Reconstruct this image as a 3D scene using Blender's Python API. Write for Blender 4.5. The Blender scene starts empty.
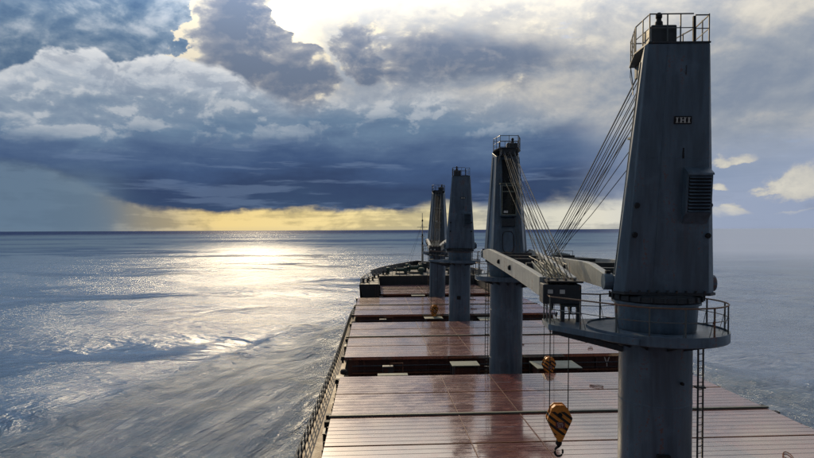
import bpy, bmesh, math, random
import numpy as np
from mathutils import Vector, Matrix

random.seed(7)
R = math.radians
scene = bpy.context.scene
COL = scene.collection

# ------------------------------------------------------------------ camera
CAM_Z = 22.0
YAW = 3.2
cam_d = bpy.data.cameras.new('camera')
cam_d.sensor_width = 36.0
cam_d.lens = 600.0 / 814.0 * 36.0
cam_d.clip_start = 0.3
cam_d.clip_end = 60000
cam = bpy.data.objects.new('camera', cam_d)
COL.objects.link(cam)
cam.location = (0, 0, CAM_Z)
cam.matrix_world = (Matrix.Translation((0, 0, CAM_Z)) @ Matrix.Rotation(R(-YAW), 4, 'Z')
                    @ Matrix.Rotation(R(90.0 + 0.05), 4, 'X') @ Matrix.Rotation(R(-0.24), 4, 'Z'))
scene.camera = cam
scene.view_settings.view_transform = 'Standard'
scene.view_settings.look = 'None'
scene.view_settings.exposure = 0.0
scene.view_settings.gamma = 1.0
scene.cycles.max_bounces = 4
scene.cycles.diffuse_bounces = 2
scene.cycles.denoising_prefilter = 'FAST'
scene.cycles.use_adaptive_sampling = True
scene.cycles.adaptive_threshold = 0.015
scene.cycles.adaptive_min_samples = 8
scene.cycles.glossy_bounces = 3
scene.cycles.sample_clamp_indirect = 4.0
scene.cycles.sample_clamp_direct = 12.0

SUN_AZ, SUN_EL = -11.0, 24.0      # degrees from the ship's heading (+Y), positive to starboard


# ------------------------------------------------------------------ node expression helper
def lin(c):
    c = c / 255.0
    return c / 12.92 if c <= 0.04045 else ((c + 0.055) / 1.055) ** 2.4


def s(r, g, b, k=1.0):
    return (lin(r) * k, lin(g) * k, lin(b) * k, 1.0)


class NT:
    def __init__(self, tree):
        self.t = tree

    def node(self, kind, **kw):
        n = self.t.nodes.new(kind)
        for k, v in kw.items():
            setattr(n, k, v)
        return n

    def put(self, sock, v):
        if isinstance(v, E):
            self.t.links.new(v.s, sock)
        elif isinstance(v, bpy.types.NodeSocket):
            self.t.links.new(v, sock)
        elif v is not None:
            sock.default_value = v

    def math(self, op, a, b=None, c=None, clamp=False):
        n = self.node('ShaderNodeMath', operation=op, use_clamp=clamp)
        self.put(n.inputs[0], a)
        if b is not None: self.put(n.inputs[1], b)
        if c is not None: self.put(n.inputs[2], c)
        return E(self, n.outputs[0])

    def vec(self, x, y, z):
        n = self.node('ShaderNodeCombineXYZ')
        for i, v in enumerate((x, y, z)): self.put(n.inputs[i], v)
        return E(self, n.outputs[0])

    def smooth(self, x, a, b, lo=0.0, hi=1.0):
        n = self.node('ShaderNodeMapRange', interpolation_type='SMOOTHSTEP')
        for i, v in enumerate((x, a, b, lo, hi)): self.put(n.inputs[i], v)
        return E(self, n.outputs[0])

    def lerp(self, x, a, b, lo=0.0, hi=1.0):
        n = self.node('ShaderNodeMapRange')
        for i, v in enumerate((x, a, b, lo, hi)): self.put(n.inputs[i], v)
        return E(self, n.outputs[0])

    def noise(self, v, scale=1.0, detail=6, rough=0.55, dist=0.0, lac=2.0):
        n = self.node('ShaderNodeTexNoise')
        self.put(n.inputs['Vector'], v)
        self.put(n.inputs['Scale'], scale)
        self.put(n.inputs['Detail'], detail)
        self.put(n.inputs['Roughness'], rough)
        self.put(n.inputs['Lacunarity'], lac)
        self.put(n.inputs['Distortion'], dist)
        return E(self, n.outputs[0])

    def mix(self, f, a, b, mode='MIX'):
        n = self.node('ShaderNodeMix', data_type='RGBA', blend_type=mode)
        self.put(n.inputs[0], f); self.put(n.inputs[6], a); self.put(n.inputs[7], b)
        return E(self, n.outputs[2])

    def ramp(self, x, pts, lo, hi, colour=False):
        """piecewise-linear curve through pts [(x, value)] over lo..hi"""
        n = self.node('ShaderNodeValToRGB')
        self.put(n.inputs[0], self.lerp(x, lo, hi))
        cr = n.color_ramp
        while len(cr.elements) > 1: cr.elements.remove(cr.elements[-1])
        vals = [p[1] for p in pts]
        for i, (px, v) in enumerate(pts):
            p = (px - lo) / (hi - lo)
            e = cr.elements[0] if i == 0 else cr.elements.new(p)
            e.position = p
            e.color = v if colour else (v, v, v, 1.0)
        return E(self, n.outputs[0])

    def curve(self, x, pts, lo, hi):
        vmin = min(p[1] for p in pts); vmax = max(p[1] for p in pts)
        q = [(a, (b - vmin) / (vmax - vmin)) for a, b in pts]
        return self.ramp(x, q, lo, hi) * (vmax - vmin) + vmin


class E:
    def __init__(self, nt, sock):
        self.nt, self.s = nt, sock

    def __add__(self, o): return self.nt.math('ADD', self, o)
    __radd__ = __add__
    def __sub__(self, o): return self.nt.math('SUBTRACT', self, o)
    def __rsub__(self, o): return self.nt.math('SUBTRACT', o, self)
    def __mul__(self, o): return self.nt.math('MULTIPLY', self, o)
    __rmul__ = __mul__
    def __truediv__(self, o): return self.nt.math('DIVIDE', self, o)


# ------------------------------------------------------------------ world: a broken shower-cloud sky
world = bpy.data.worlds.new('World')
scene.world = world
world.use_nodes = True
wt = world.node_tree
wt.nodes.clear()
N = NT(wt)


def az(px): return YAW + math.degrees(math.atan((px - 407) / 600.0))
def el(px, py):
    rel = math.atan((px - 407) / 600.0)
    return math.degrees(math.atan((230 - py) * math.cos(rel) / 600.0))


def build_sky():
    tc = N.node('ShaderNodeTexCoord')
    sep = N.node('ShaderNodeSeparateXYZ')
    wt.links.new(tc.outputs['Generated'], sep.inputs[0])
    x, y, z = (E(N, sep.outputs[i]) for i in range(3))
    A = N.math('ARCTAN2', x, y) * 57.2958
    EL = N.math('ARCSINE', z) * 57.2958

    def voro(v, scale, detail=2, rough=0.5, smooth=0.6):
        n = N.node('ShaderNodeTexVoronoi', feature='F1')
        n.normalize = True
        N.put(n.inputs['Vector'], v)
        n.inputs['Scale'].default_value = scale
        n.inputs['Detail'].default_value = detail
        n.inputs['Roughness'].default_value = rough
        return 1.02 - E(N, n.outputs['Distance']) * 1.15

    def field(ox, oz, zs, sc, det=6, rough=0.57, dist=0.25):
        return N.noise(N.vec(x + ox, y, (z + oz) * zs), sc, det, rough, dist)

    nb = field(0, 0, 1.8, 4.2)                 # big billows
    nb_s = field(-0.010, 0.022, 1.8, 4.2)
    nf = field(0.7, 0, 1.6, 13.0, 5, 0.6)     # fine billows
    nf_s = field(0.7 - 0.004, 0.008, 1.6, 13.0, 5, 0.6)
    puff = voro(N.vec(x + nf * 0.04, y, z * 1.25 + nf * 0.04), 13.0)          # cauliflower heads
    puff_s = voro(N.vec(x - 0.004 + nf_s * 0.04, y, (z + 0.010) * 1.25 + nf_s * 0.04), 13.0)
    nl = field(1.3, 0, 5.0, 3.0, 6, 0.58, 0.1)           # long level bands
    nl2 = field(3.1, 0, 9.0, 4.0, 5, 0.6, 0.1)
    emb = (nb - nb_s) * 3.0 + (nf - nf_s) * 3.0                 # > 0 faces the sun
    embp = (puff - puff_s) * 2.4 + emb

    dsa = (A - az(284)) * 0.92
    dse = EL - el(284, -20)
    dist = N.math('SQRT', dsa * dsa + dse * dse)

    # --- high layer of grey and cream cloud, a few blue openings
    nish = N.node('ShaderNodeTexSky', sky_type='NISHITA', sun_disc=False, sun_elevation=R(SUN_EL),
                  sun_rotation=R(SUN_AZ), altitude=20, air_density=1.0, dust_density=2.0, ozone_density=1.2)
    blue = N.mix(0.6, E(N, nish.outputs[0]), tuple(c * 10 for c in s(100, 138, 195)[:3]) + (1,))
    blue = N.mix(1.0, blue, (0.1, 0.1, 0.1, 1), 'MULTIPLY')
    soft1 = field(5.2, 0, 2.6, 3.4, 4, 0.5, 0.5)
    hv = soft1 * 0.62 + nb * 0.38 + emb * 0.10 + N.lerp(EL, 9, 23, -0.09, 0.10)
    high = N.ramp(hv, [(0.30, s(132, 144, 162)), (0.41, s(152, 160, 171)), (0.49, s(178, 179, 180)),
                       (0.57, s(204, 200, 191)), (0.68, s(228, 221, 206))], 0.0, 1.0, colour=True)
    gap = N.smooth(nl2 * 0.5 + nb * 0.5 + N.lerp(EL, 14, 30, -0.09, 0.03), 0.53, 0.60)
    col = N.mix(gap, high, blue)

    # --- grey-blue high mass to port, billowing
    port = N.smooth(A + (nb - 0.5) * 22 + (puff - 0.5) * 5, az(262), az(215), 0, 1) * N.smooth(A, -75, -50)
    massc = N.ramp(puff * 0.22 + soft1 * 0.45 + nb * 0.32 + embp * 0.30, [(0.30, s(76, 101, 132)), (0.44, s(92, 116, 143)),
                                     (0.55, s(112, 132, 154)), (0.66, s(146, 159, 174)), (0.80, s(176, 183, 192))], 0, 1, colour=True)
    col = N.mix(port, col, massc)

    # --- glow of the sun through the thin layer
    glow = N.smooth(dist + (nf - 0.5) * 9 + (nb - 0.5) * 16, 0.5, 9.5, 1, 0)
    col = N.mix(glow, col, (1.0, 0.87, 0.62, 1))
    core = N.smooth(dist + (nf - 0.5) * 4.0, 0.0, 5.0, 1, 0)

    # --- towering clumps with dark bellies and bright rims
    Aw = A + (nb - 0.5) * 15 + (nf - 0.5) * 5.0
    Ew = EL + (nf_s - 0.5) * 4.0 + (nb_s - 0.5) * 8

    def blob(px, py, rx, ry, a_=None, e_=None):
        dx = ((a_ or Aw) - az(px)) / rx; dy = ((e_ or Ew) - el(px, py)) / ry
        if e_ is not None: dy = N.math('MAXIMUM', dy, dy * -3.5)      # flat bases
        return 1.0 - N.math('SQRT', dx * dx + dy * dy)
    cl = N.math('MAXIMUM', blob(238, 10, 3.6, 6.0), blob(290, 84, 4.6, 3.6))
    cl = N.math('MAXIMUM', cl, blob(236, 62, 4.4, 4.0))
    cl = N.math('MAXIMUM', cl, blob(368, 52, 3.4, 3.0) * 0.8)
    cl = N.math('MAXIMUM', cl, blob(490, 50, 13.0, 3.6) * 0.7)
    cl = cl + (puff - 0.55) * 0.6 + (nf - 0.5) * 1.0
    cw = N.curve(A, [(-90, .09), (az(300), 0.09), (az(345), 0.22), (az(400), 0.40), (az(460), 0.6), (az(560), 0.8), (90, .8)], -180, 180)
    cw = cw + N.smooth(EL, 15.0, 9.5) * 0.45
    cmask = N.smooth(cl / cw, 0.0, 1.0)
    ccol = N.ramp(cl * 0.9 - embp * 0.8 + N.smooth(cw, 0.1, 0.5) * 0.16, [(0.0, s(226, 216, 194)), (0.12, s(190, 187, 180)), (0.26, s(152, 155, 162)), (0.45, s(130, 137, 151)), (0.75, s(108, 121, 142))], 0, 1, colour=True)
    col = N.mix(cmask, col, ccol)

    # --- the long shower cloud: bright billowing top, dark level belly
    top = N.curve(A, [(-90, 13), (az(0) - 8, 14.0), (az(0), el(0, 58)), (az(40), el(40, 42)), (az(90), el(90, 48)), (az(120), el(120, 64)), (az(160), el(160, 60)),
                      (az(215), el(215, 62)), (az(260), el(260, 88)), (az(300), el(300, 100)), (az(350), el(350, 88)), (az(430), el(430, 74)),
                      (az(520), el(520, 90)), (az(620), el(620, 120)), (az(760), el(760, 130)), (90, 13)], -180, 180)
    tt = top + (nb - 0.5) * 5.0 + (puff - 0.55) * 2.2 + (nf - 0.5) * 1.6 - EL          # degrees under the cloud top
    soft = N.curve(A, [(-90, .5), (az(150), 0.30), (az(240), 0.9), (az(330), 2.6), (az(450), 5.0), (90, 4.0)], -180, 180)
    bank = N.smooth(tt, 0.0, soft)
    depth = N.lerp(EL, 16.5, 1.0) + (nl - 0.5) * 0.55 + (nb - 0.5) * 0.34 + (nf - 0.5) * 0.10 - emb * 0.06
    bankc = N.ramp(depth, [(0.06, s(206, 210, 215)), (0.20, s(178, 187, 198)), (0.34, s(142, 157, 174)), (0.46, s(106, 130, 156)),
                           (0.57, s(84, 106, 138)), (0.68, s(66, 88, 124)), (0.82, s(54, 71, 103)), (0.95, s(60, 80, 110))],
                   0, 1, colour=True)
    palec = N.ramp(depth + (nl2 - 0.5) * 0.7, [(0.10, s(184, 186, 190)), (0.30, s(156, 164, 178)), (0.48, s(130, 146, 172)), (0.62, s(140, 155, 180)),
                           (0.9, s(156, 168, 190))], 0, 1, colour=True)
    right = N.smooth(A + (nb - 0.5) * 14, az(560), az(700))
    bankc = N.mix(right, bankc, palec)
    rim = N.smooth(tt, 1.6, 0.1) * N.smooth(A, az(380), az(230))
    bankc = N.mix(rim * 0.5 + N.smooth(embp, 0.0, 0.4) * N.smooth(depth, 0.6, 0.25) * 0.5, bankc, s(220, 221, 221))
    bankc = N.mix(N.smooth(embp, 0.0, -0.4) * N.smooth(depth, 0.6, 0.3) * 0.4, bankc, s(112, 130, 155))
    streak = N.smooth(nl2, 0.53, 0.62) * N.smooth(depth, 0.5, 0.62) * (1.0 - right)
    bankc = N.mix(streak * 0.35, bankc, s(118, 138, 168))
    col = N.mix(bank, col, bankc)

    # --- under the base: rain to port, a cream strip of clear horizon, haze to starboard
    base = N.curve(A, [(-90, 4), (az(0), el(0, 152)), (az(50), el(50, 160)), (az(90), el(90, 182)), (az(130), el(130, 198)),
                       (az(180), el(180, 204)), (az(215), el(215, 208)), (az(300), el(300, 208)), (az(400), el(400, 207)), (az(470), el(470, 197)),
                       (az(560), el(560, 194)), (az(640), el(640, 190)), (90, 4)], -180, 180)
    bb = base + (nl - 0.5) * 3.4 + (nf - 0.5) * 1.6 - EL
    under = N.smooth(bb, -0.15, N.curve(A, [(-90, 1.2), (az(60), 0.9), (az(200), 0.5), (az(400), 0.6), (az(480), 1.6), (90, 2.5)], -180, 180))
    strip = N.ramp(A, [(-90, s(112, 128, 148)), (az(40), s(100, 121, 144)), (az(85), s(122, 136, 147)), (az(125), s(166, 162, 148)), (az(170), s(200, 184, 148)),
                       (az(215), s(242, 214, 146)), (az(330), s(246, 222, 158)), (az(430), s(232, 216, 166)), (az(500), s(210, 208, 192)),
                       (az(600), s(222, 218, 202)), (az(690), s(196, 200, 204)), (az(715), s(156, 168, 190)), (az(814), s(142, 155, 182)),
                       (90, s(112, 128, 148))], -180, 180, colour=True)
    stripd = N.mix(1.0, strip, s(176, 180, 192), 'MULTIPLY')
    strip = N.mix(N.smooth(nf * 0.6 + puff * 0.2 + (nl2 - 0.5) * 0.9, 0.34, 0.50, 0.65, 0), strip, stripd)
    strip = N.mix(N.smooth(EL, 0.5, 0.0) * 0.15, strip, s(150, 155, 160))
    col = N.mix(under, col, strip)
    # rain veil to port of the strip
    veil = field(0.4, 0, 0.5, 9.0, 3, 0.5)
    rv = N.smooth(A + (veil - 0.5) * 12, az(175), az(60)) * N.smooth(EL + (nl - 0.5) * 4, 6.2, 3.6) * N.smooth(A, -80, -50)
    col = N.mix(rv * 0.75, col, s(100, 122, 143))
    # pale haze to starboard
    hz = N.smooth(A, az(655), az(720)) * N.smooth(EL, 5.0, 0.3) * N.smooth(A, 75, 50)
    col = N.mix(hz * 0.9, col, s(152, 164, 187))

    # --- small sunlit cumulus low to starboard
    A2 = A + (nf - 0.5) * 5.0 + (puff - 0.5) * 1.0; E2 = EL + (nf_s - 0.5) * 2.6
    cu = None
    for px, py, rx, ry in ((735, 165, 1.6, 1.0), (800, 192, 3.4, 2.9), (738, 213, 1.5, 0.7), (718, 192, 1.0, .7), (776, 196, 1.6, 1.2), (795, 214, 1.4, .35)):
        b = blob(px, py, rx, ry, A2, E2)
        cu = b if cu is None else N.math('MAXIMUM', cu, b)
    cu = cu + (puff - 0.55) * 0.8 + (nf - 0.5) * 1.2
    cuc = N.ramp(cu + embp * 0.4, [(0.0, s(170, 174, 184)), (0.35, s(204, 200, 188)), (0.7, s(222, 216, 198))], 0, 1, colour=True)
    col = N.mix(N.smooth(cu, 0.0, 0.40) * 0.8 * N.smooth(E2, el(760, 216), el(760, 206)), col, cuc)
    # the side of the sky turned away from the sun is dimmer
    back = N.smooth(y, 0.5, -0.4)
    col = N.mix(back * 0.72, col, s(34, 50, 74))
    up = N.smooth(EL, 32, 60)
    col = N.mix(up * 0.5, col, s(96, 116, 148))
    # glow round the sun; sky above and ahead raised to light hatches and sea
    sunward = N.smooth(EL, 13, 27) * N.smooth(EL, 75, 40) * N.smooth(N.math('ABSOLUTE', A - SUN_AZ), 75, 15)
    gl2 = N.smooth(dist, 0.0, 15.0, 1, 0) * (1.0 - bank) * (1.0 - cmask * 0.85)
    ahead = N.smooth(EL, 17, 32) * N.smooth(y, -0.1, 0.4)
    bright = 1.0 + ahead * 0.55 + sunward * 1.35 + gl2 * 0.4 + core * (1.0 - bank) * (1.0 - cmask) * 2.5
    bg = N.node('ShaderNodeBackground')
    # (strength 0.1 on values ten times larger: same sky, same scale as a physical one)
    sc = N.node('ShaderNodeVectorMath', operation='SCALE')
    wt.links.new(col.s, sc.inputs[0])
    N.put(sc.inputs['Scale'], bright * 10.0)
    wt.links.new(sc.outputs[0], bg.inputs[0])
    bg.inputs[1].default_value = 0.1
    out = N.node('ShaderNodeOutputWorld')
    wt.links.new(bg.outputs[0], out.inputs[0])


build_sky()
world.cycles.sampling_method = 'NONE'

sun_d = bpy.data.lights.new('sun', 'SUN')
sun_d.energy = 2.3
sun_d.angle = R(0.6)
sun_d.color = (1.0, 0.79, 0.50)
sun = bpy.data.objects.new('sun', sun_d)
COL.objects.link(sun)
sd = Vector((math.sin(R(SUN_AZ)) * math.cos(R(SUN_EL)), math.cos(R(SUN_AZ)) * math.cos(R(SUN_EL)), math.sin(R(SUN_EL))))
sun.rotation_euler = sd.to_track_quat('Z', 'Y').to_euler()


# ------------------------------------------------------------------ materials
def material(name):
    m = bpy.data.materials.new(name)
    m.use_nodes = True
    n = NT(m.node_tree)
    b = m.node_tree.nodes['Principled BSDF']
    return m, n, b


def coords(n, kind='Object'):
    tc = n.node('ShaderNodeTexCoord')
    return E(n, tc.outputs[kind])


def world_pos(n):
    g = n.node('ShaderNodeNewGeometry')
    return E(n, g.outputs['Position'])


def xyz(n, v):
    sp = n.node('ShaderNodeSeparateXYZ')
    n.put(sp.inputs[0], v)
    return [E(n, sp.outputs[i]) for i in range(3)]


def bump(n, b, h, strength=0.3, dist=0.02, normal=None):
    bp = n.node('ShaderNodeBump')
    n.put(bp.inputs['Height'], h)
    bp.inputs['Strength'].default_value = strength
    bp.inputs['Distance'].default_value = dist
    if normal is not None: n.put(bp.inputs['Normal'], normal)
    n.put(b.inputs['Normal'], bp.outputs[0])
    return bp.outputs[0]


def painted(name, col, rust=0.25, rough=0.5, rustcol=(0.16, 0.06, 0.025, 1), grime=0.5, scale=1.0, spec=0.5):
    """ship's paint with run-down streaks, blotches and rust"""
    m, n, b = material(name)
    p = world_pos(n)
    x, y, z = xyz(n, p)
    streak = n.noise(n.vec(x * 2.6, y * 2.6, z * 0.22), 1.0 * scale, 4, 0.6)
    blotch = n.noise(p, 0.7 * scale, 5, 0.6)
    fine = n.noise(p, 9.0 * scale, 3, 0.65)
    dark = tuple(c * 0.5 for c in col[:3]) + (1,)
    light = tuple(min(1, c * 1.5) for c in col[:3]) + (1,)
    c = n.mix(n.smooth(streak, 0.35, 0.68), dark, col)
    c = n.mix(grime, col, c)
    c = n.mix(n.smooth(blotch, 0.5, 0.72) * 0.5, c, light)
    runs = n.noise(n.vec(x * 5.0, y * 5.0, z * 0.16), 1.0 * scale, 3, 0.55)
    c = n.mix(n.smooth(runs, 0.60, 0.74) * min(1, rust * 1.8), c, tuple(col[i] * 0.45 + rustcol[i] * 0.40 for i in range(3)) + (1,))
    r = n.smooth(streak * 0.6 + fine * 0.55 + blotch * 0.25, 0.80 - rust * 0.10, 0.88 - rust * 0.08)
    c = n.mix(r * min(1, rust * 3), c, rustcol)
    n.put(b.inputs['Base Color'], c)
    n.put(b.inputs['Roughness'], n.lerp(blotch, 0.3, 0.7, rough - 0.08, rough + 0.15))
    b.inputs['Specular IOR Level'].default_value = spec
    bump(n, b, fine * 0.5 + blotch, 0.25, 0.03)
    return m


M = {}
M['crane'] = painted('crane_grey_paint', (0.092, 0.145, 0.195, 1), 0.22, 0.40, grime=0.75)
M['jib'] = painted('jib_grey_paint', (0.34, 0.36, 0.34, 1), 0.3, 0.45)
M['crane_dark'] = painted('dark_steel', (0.028, 0.038, 0.045, 1), 0.2, 0.5)
M['black'] = painted('black_grease', (0.016, 0.018, 0.020, 1), 0.1, 0.6, spec=0.25)
M['rail'] = painted('railing_steel', (0.10, 0.12, 0.12, 1), 0.5, 0.5)
M['rustrail'] = painted('rusty_railing', (0.17, 0.11, 0.07, 1), 0.9, 0.6)
M['hullred'] = painted('coaming_oxide_red', (0.060, 0.020, 0.014, 1), 0.3, 0.55)
M['walkway'] = painted('walkway_deck_paint', (0.52, 0.39, 0.25, 1), 0.35, 0.6, spec=0.4)
M['deckred'] = painted('deck_red_paint', (0.14, 0.055, 0.040, 1), 0.3, 0.45)
M['hullblack'] = painted('hull_black_paint', (0.020, 0.026, 0.030, 1), 0.3, 0.5)
M['pale'] = painted('pale_grey_green_paint', (0.15, 0.18, 0.14, 1), 0.45, 0.6)
M['green'] = painted('deck_machinery_green', (0.035, 0.08, 0.06, 1), 0.3, 0.5)
M['cream'] = painted('mast_cream_paint', (0.55, 0.50, 0.40, 1), 0.3, 0.5)
M['joint'] = painted('joint_grey_green', (0.11, 0.125, 0.095, 1), 0.3, 0.55)
M['wire'] = painted('wire_rope_steel', (0.035, 0.04, 0.04, 1), 0.1, 0.8, spec=0.1)
M['wirelit'] = painted('sunlit_wire_rope', (0.14, 0.15, 0.15, 1), 0.1, 0.8, spec=0.15)  # same wire rope, sunlit gleam put into a paler colour
M['ropelit'] = painted('sunlit_rope_pale', (0.32, 0.36, 0.34, 1), 0.2, 0.5)  # pale tone imitating sunlit ropes near the jib head
M['glass'], _n, _b = material('dark_glass')
_b.inputs['Base Color'].default_value = (0.008, 0.010, 0.012, 1); _b.inputs['Roughness'].default_value = 0.08
M['white'] = painted('white_letter_paint', (0.62, 0.62, 0.58, 1), 0.1, 0.5)
M['redplate'] = painted('hook_plate_red', (0.20, 0.045, 0.04, 1), 0.1, 0.5)
M['rust'] = painted('rust_bare', (0.17, 0.065, 0.028, 1), 0.6, 0.8)
M['crimson_seam'] = painted('weld_line_pale', (0.16, 0.065, 0.05, 1), 0.4, 0.5)


def hook_mat():
    m, n, b = material('hook_yellow_black_stripes')
    x, y, z = xyz(n, coords(n))
    t = z * 1.0 + x * 0.78
    w = n.math('FRACT', t / 0.34 + 0.18)
    fine = n.noise(coords(n), 14.0, 6, 0.65)
    st = n.smooth(n.math('ABSOLUTE', w - 0.5) + (fine - 0.5) * 0.05, 0.235, 0.205) * n.smooth(z, -1.43, -1.40) * n.smooth(z, -0.30, -0.34)
    yel = n.mix(n.smooth(fine, 0.45, 0.75), (0.72, 0.27, 0.035, 1), (0.36, 0.13, 0.03, 1))
    c = n.mix(st, yel, (0.012, 0.016, 0.014, 1))
    n.put(b.inputs['Base Color'], c)
    b.inputs['Roughness'].default_value = 0.45
    bump(n, b, fine, 0.2, 0.01)
    return m


M['hook'] = hook_mat()


def hatch_mat():
    m, n, b = material('hatch_cover_wet_red')
    p = world_pos(n)
    x, y, z = xyz(n, p)
    big = n.noise(n.vec(x * 0.9, y, 0.0), 0.16, 6, 0.6, 0.8)
    mid = n.noise(n.vec(x, y * 1.3, 0.0), 0.75, 7, 0.65, 0.4)
    fine = n.noise(n.vec(x * 0.7, y * 2.4, 0.0), 5.0, 6, 0.7)
    lines = n.noise(n.vec(x * 0.05, y * 3.0, 0.0), 2.0, 4, 0.6)
    red = (0.100, 0.012, 0.009, 1)
    worn = (0.18, 0.024, 0.015, 1)
    pale = (0.31, 0.10, 0.07, 1)
    c = n.mix(n.smooth(mid + (fine - 0.5) * 0.5, 0.42, 0.70), red, worn)
    c = n.mix(n.smooth(lines + (fine - 0.5) * 0.6, 0.60, 0.82) * 0.35, c, pale)
    c = n.mix(n.smooth(fine * 0.6 + mid * 0.5, 0.68, 0.76) * 0.6, c, (0.15, 0.055, 0.03, 1))
    n.put(b.inputs['Base Color'], c)
    wet = n.smooth(big * 0.5 + mid * 0.5 + (lines - 0.5) * 0.3 + (fine - 0.5) * 0.25, 0.42, 0.62)
    n.put(b.inputs['Roughness'], n.lerp(wet, 0, 1, 0.36, 0.55) + (fine - 0.5) * 0.15)
    b.inputs['IOR'].default_value = 1.4
    b.inputs['Coat Weight'].default_value = 1.0
    n.put(b.inputs['Coat Roughness'], n.lerp(wet, 0, 1, 0.06, 0.20) + (fine - 0.5) * 0.08)
    b.inputs['Coat IOR'].default_value = 3.3
    b.inputs['Coat Tint'].default_value = (1.0, 0.93, 0.90, 1)
    bump(n, b, fine * 0.25 + mid * 0.8 + lines * 0.3, 0.35, 0.02)
    return m


M['hatch'] = hatch_mat()


# ------------------------------------------------------------------ mesh builder
class MB:
    def __init__(self):
        self.v, self.f = [], []

    def add(self, vs, fs):
        o = len(self.v)
        self.v += [tuple(a) for a in vs]
        self.f += [tuple(i + o for i in f) for f in fs]
        return self

    def box(self, x0, x1, y0, y1, z0, z1):
        v = [(x, y, z) for z in (z0, z1) for y in (y0, y1) for x in (x0, x1)]
        return self.add(v, [(0, 2, 3, 1), (4, 5, 7, 6), (0, 1, 5, 4), (2, 6, 7, 3), (0, 4, 6, 2), (1, 3, 7, 5)])

    def bar(self, a, b, w, h, up=(0, 0, 1)):
        a, b = Vector(a), Vector(b)
        d = (b - a).normalized()
        u = Vector(up)
        sx = d.cross(u)
        if sx.length < 1e-4: sx = d.cross(Vector((1, 0, 0)))
        sx.normalize(); uz = sx.cross(d).normalized()
        vs = []
        for p in (a, b):
            for i, j in ((-1, -1), (1, -1), (1, 1), (-1, 1)):
                vs.append(p + sx * (w / 2 * i) + uz * (h / 2 * j))
        return self.add(vs, [(0, 1, 2, 3), (7, 6, 5, 4), (0, 4, 5, 1), (1, 5, 6, 2), (2, 6, 7, 3), (3, 7, 4, 0)])

    def tube(self, pts, r, n=6, closed=False, r1=None):
        pts = [Vector(p) for p in pts]
        rings = []
        k = len(pts)
        for i, p in enumerate(pts):
            if closed: d = pts[(i + 1) % k] - pts[i - 1]
            elif i == 0: d = pts[1] - pts[0]
            elif i == k - 1: d = pts[-1] - pts[-2]
            else: d = pts[i + 1] - pts[i - 1]
            d.normalize()
            u = Vector((0, 0, 1)) if abs(d.z) < 0.95 else Vector((1, 0, 0))
            sx = d.cross(u).normalized(); uz = sx.cross(d)
            rr = r if r1 is None else r + (r1 - r) * i / max(1, k - 1)
            rings.append([p + (sx * math.cos(t) + uz * math.sin(t)) * rr for t in (2 * math.pi * j / n for j in range(n))])
        vs = [q for rg in rings for q in rg]
        fs = []
        for i in range(k if closed else k - 1):
            a, b = i * n, ((i + 1) % k) * n
            for j in range(n):
                fs.append((a + j, a + (j + 1) % n, b + (j + 1) % n, b + j))
        if not closed:
            fs.append(tuple(range(n - 1, -1, -1)))
            fs.append(tuple((k - 1) * n + j for j in range(n)))
        return self.add(vs, fs)

    def lathe(self, prof, n=32, c=(0, 0, 0), axis='z', caps=True):
        vs = []
        for r, h in prof:
            for j in range(n):
                t = 2 * math.pi * j / n
                q = (r * math.cos(t), r * math.sin(t), h)
                if axis == 'x': q = (h, q[0], q[1])
                if axis == 'y': q = (q[0], h, q[1])
                vs.append((q[0] + c[0], q[1] + c[1], q[2] + c[2]))
        fs = []
        for i in range(len(prof) - 1):
            for j in range(n):
                fs.append((i * n + j, i * n + (j + 1) % n, (i + 1) * n + (j + 1) % n, (i + 1) * n + j))
        if caps:
            fs.append(tuple(range(n - 1, -1, -1)))
            fs.append(tuple((len(prof) - 1) * n + j for j in range(n)))
        return self.add(vs, fs)

    def prism(self, poly, z0, z1):
        n = len(poly)
        vs = [(p[0], p[1], z0) for p in poly] + [(p[0], p[1], z1) for p in poly]
        fs = [tuple(range(n - 1, -1, -1)), tuple(range(n, 2 * n))]
        fs += [(i, (i + 1) % n, n + (i + 1) % n, n + i) for i in range(n)]
        return self.add(vs, fs)

    def loft(self, a, b):
        n = len(a)
        fs = [tuple(range(n - 1, -1, -1)), tuple(range(n, 2 * n))]
        fs += [(i, (i + 1) % n, n + (i + 1) % n, n + i) for i in range(n)]
        return self.add(list(a) + list(b), fs)

    def xf(self, mat):
        self.v = [tuple(mat @ Vector(p)) for p in self.v]
        return self

    def build(self, name, mat, parent=None, bevel=0.0, smooth=False, loc=None):
        me = bpy.data.meshes.new(name)
        me.from_pydata(self.v, [], self.f)
        bm = bmesh.new(); bm.from_mesh(me)
        bmesh.ops.recalc_face_normals(bm, faces=bm.faces)
        bm.to_mesh(me); bm.free()
        me.materials.append(M[mat] if isinstance(mat, str) else mat)
        if smooth:
            me.polygons.foreach_set('use_smooth', [True] * len(me.polygons))
            me.set_sharp_from_angle(angle=R(35))
        o = bpy.data.objects.new(name, me)
        COL.objects.link(o)
        if loc is not None: o.location = loc
        if parent: o.parent = parent
        if bevel:
            md = o.modifiers.new('bevel', 'BEVEL'); md.width = bevel; md.segments = 2; md.limit_method = 'ANGLE'
        return o


def empty(name, loc=(0, 0, 0), rz=0.0, label=None, cat=None, group=None):
    o = bpy.data.objects.new(name, None)
    o.empty_display_size = 0.5
    COL.objects.link(o)
    o.location = loc
    o.rotation_euler = (0, 0, rz)
    return tag(o, label, cat, group)


def tag(o, label=None, cat=None, group=None, kind=None):
    if label: o['label'] = label
    if cat: o['category'] = cat
    if group: o['group'] = group
    if kind: o['kind'] = kind
    return o


CHILD = {}
def kids(o):
    return [c for c in COL.objects if c.parent == o]


def copy_tree(o, parent=None):
    c = o.copy()
    COL.objects.link(c)
    if parent: c.parent = parent
    for ch in kids(o): copy_tree(ch, c)
    return c


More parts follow.
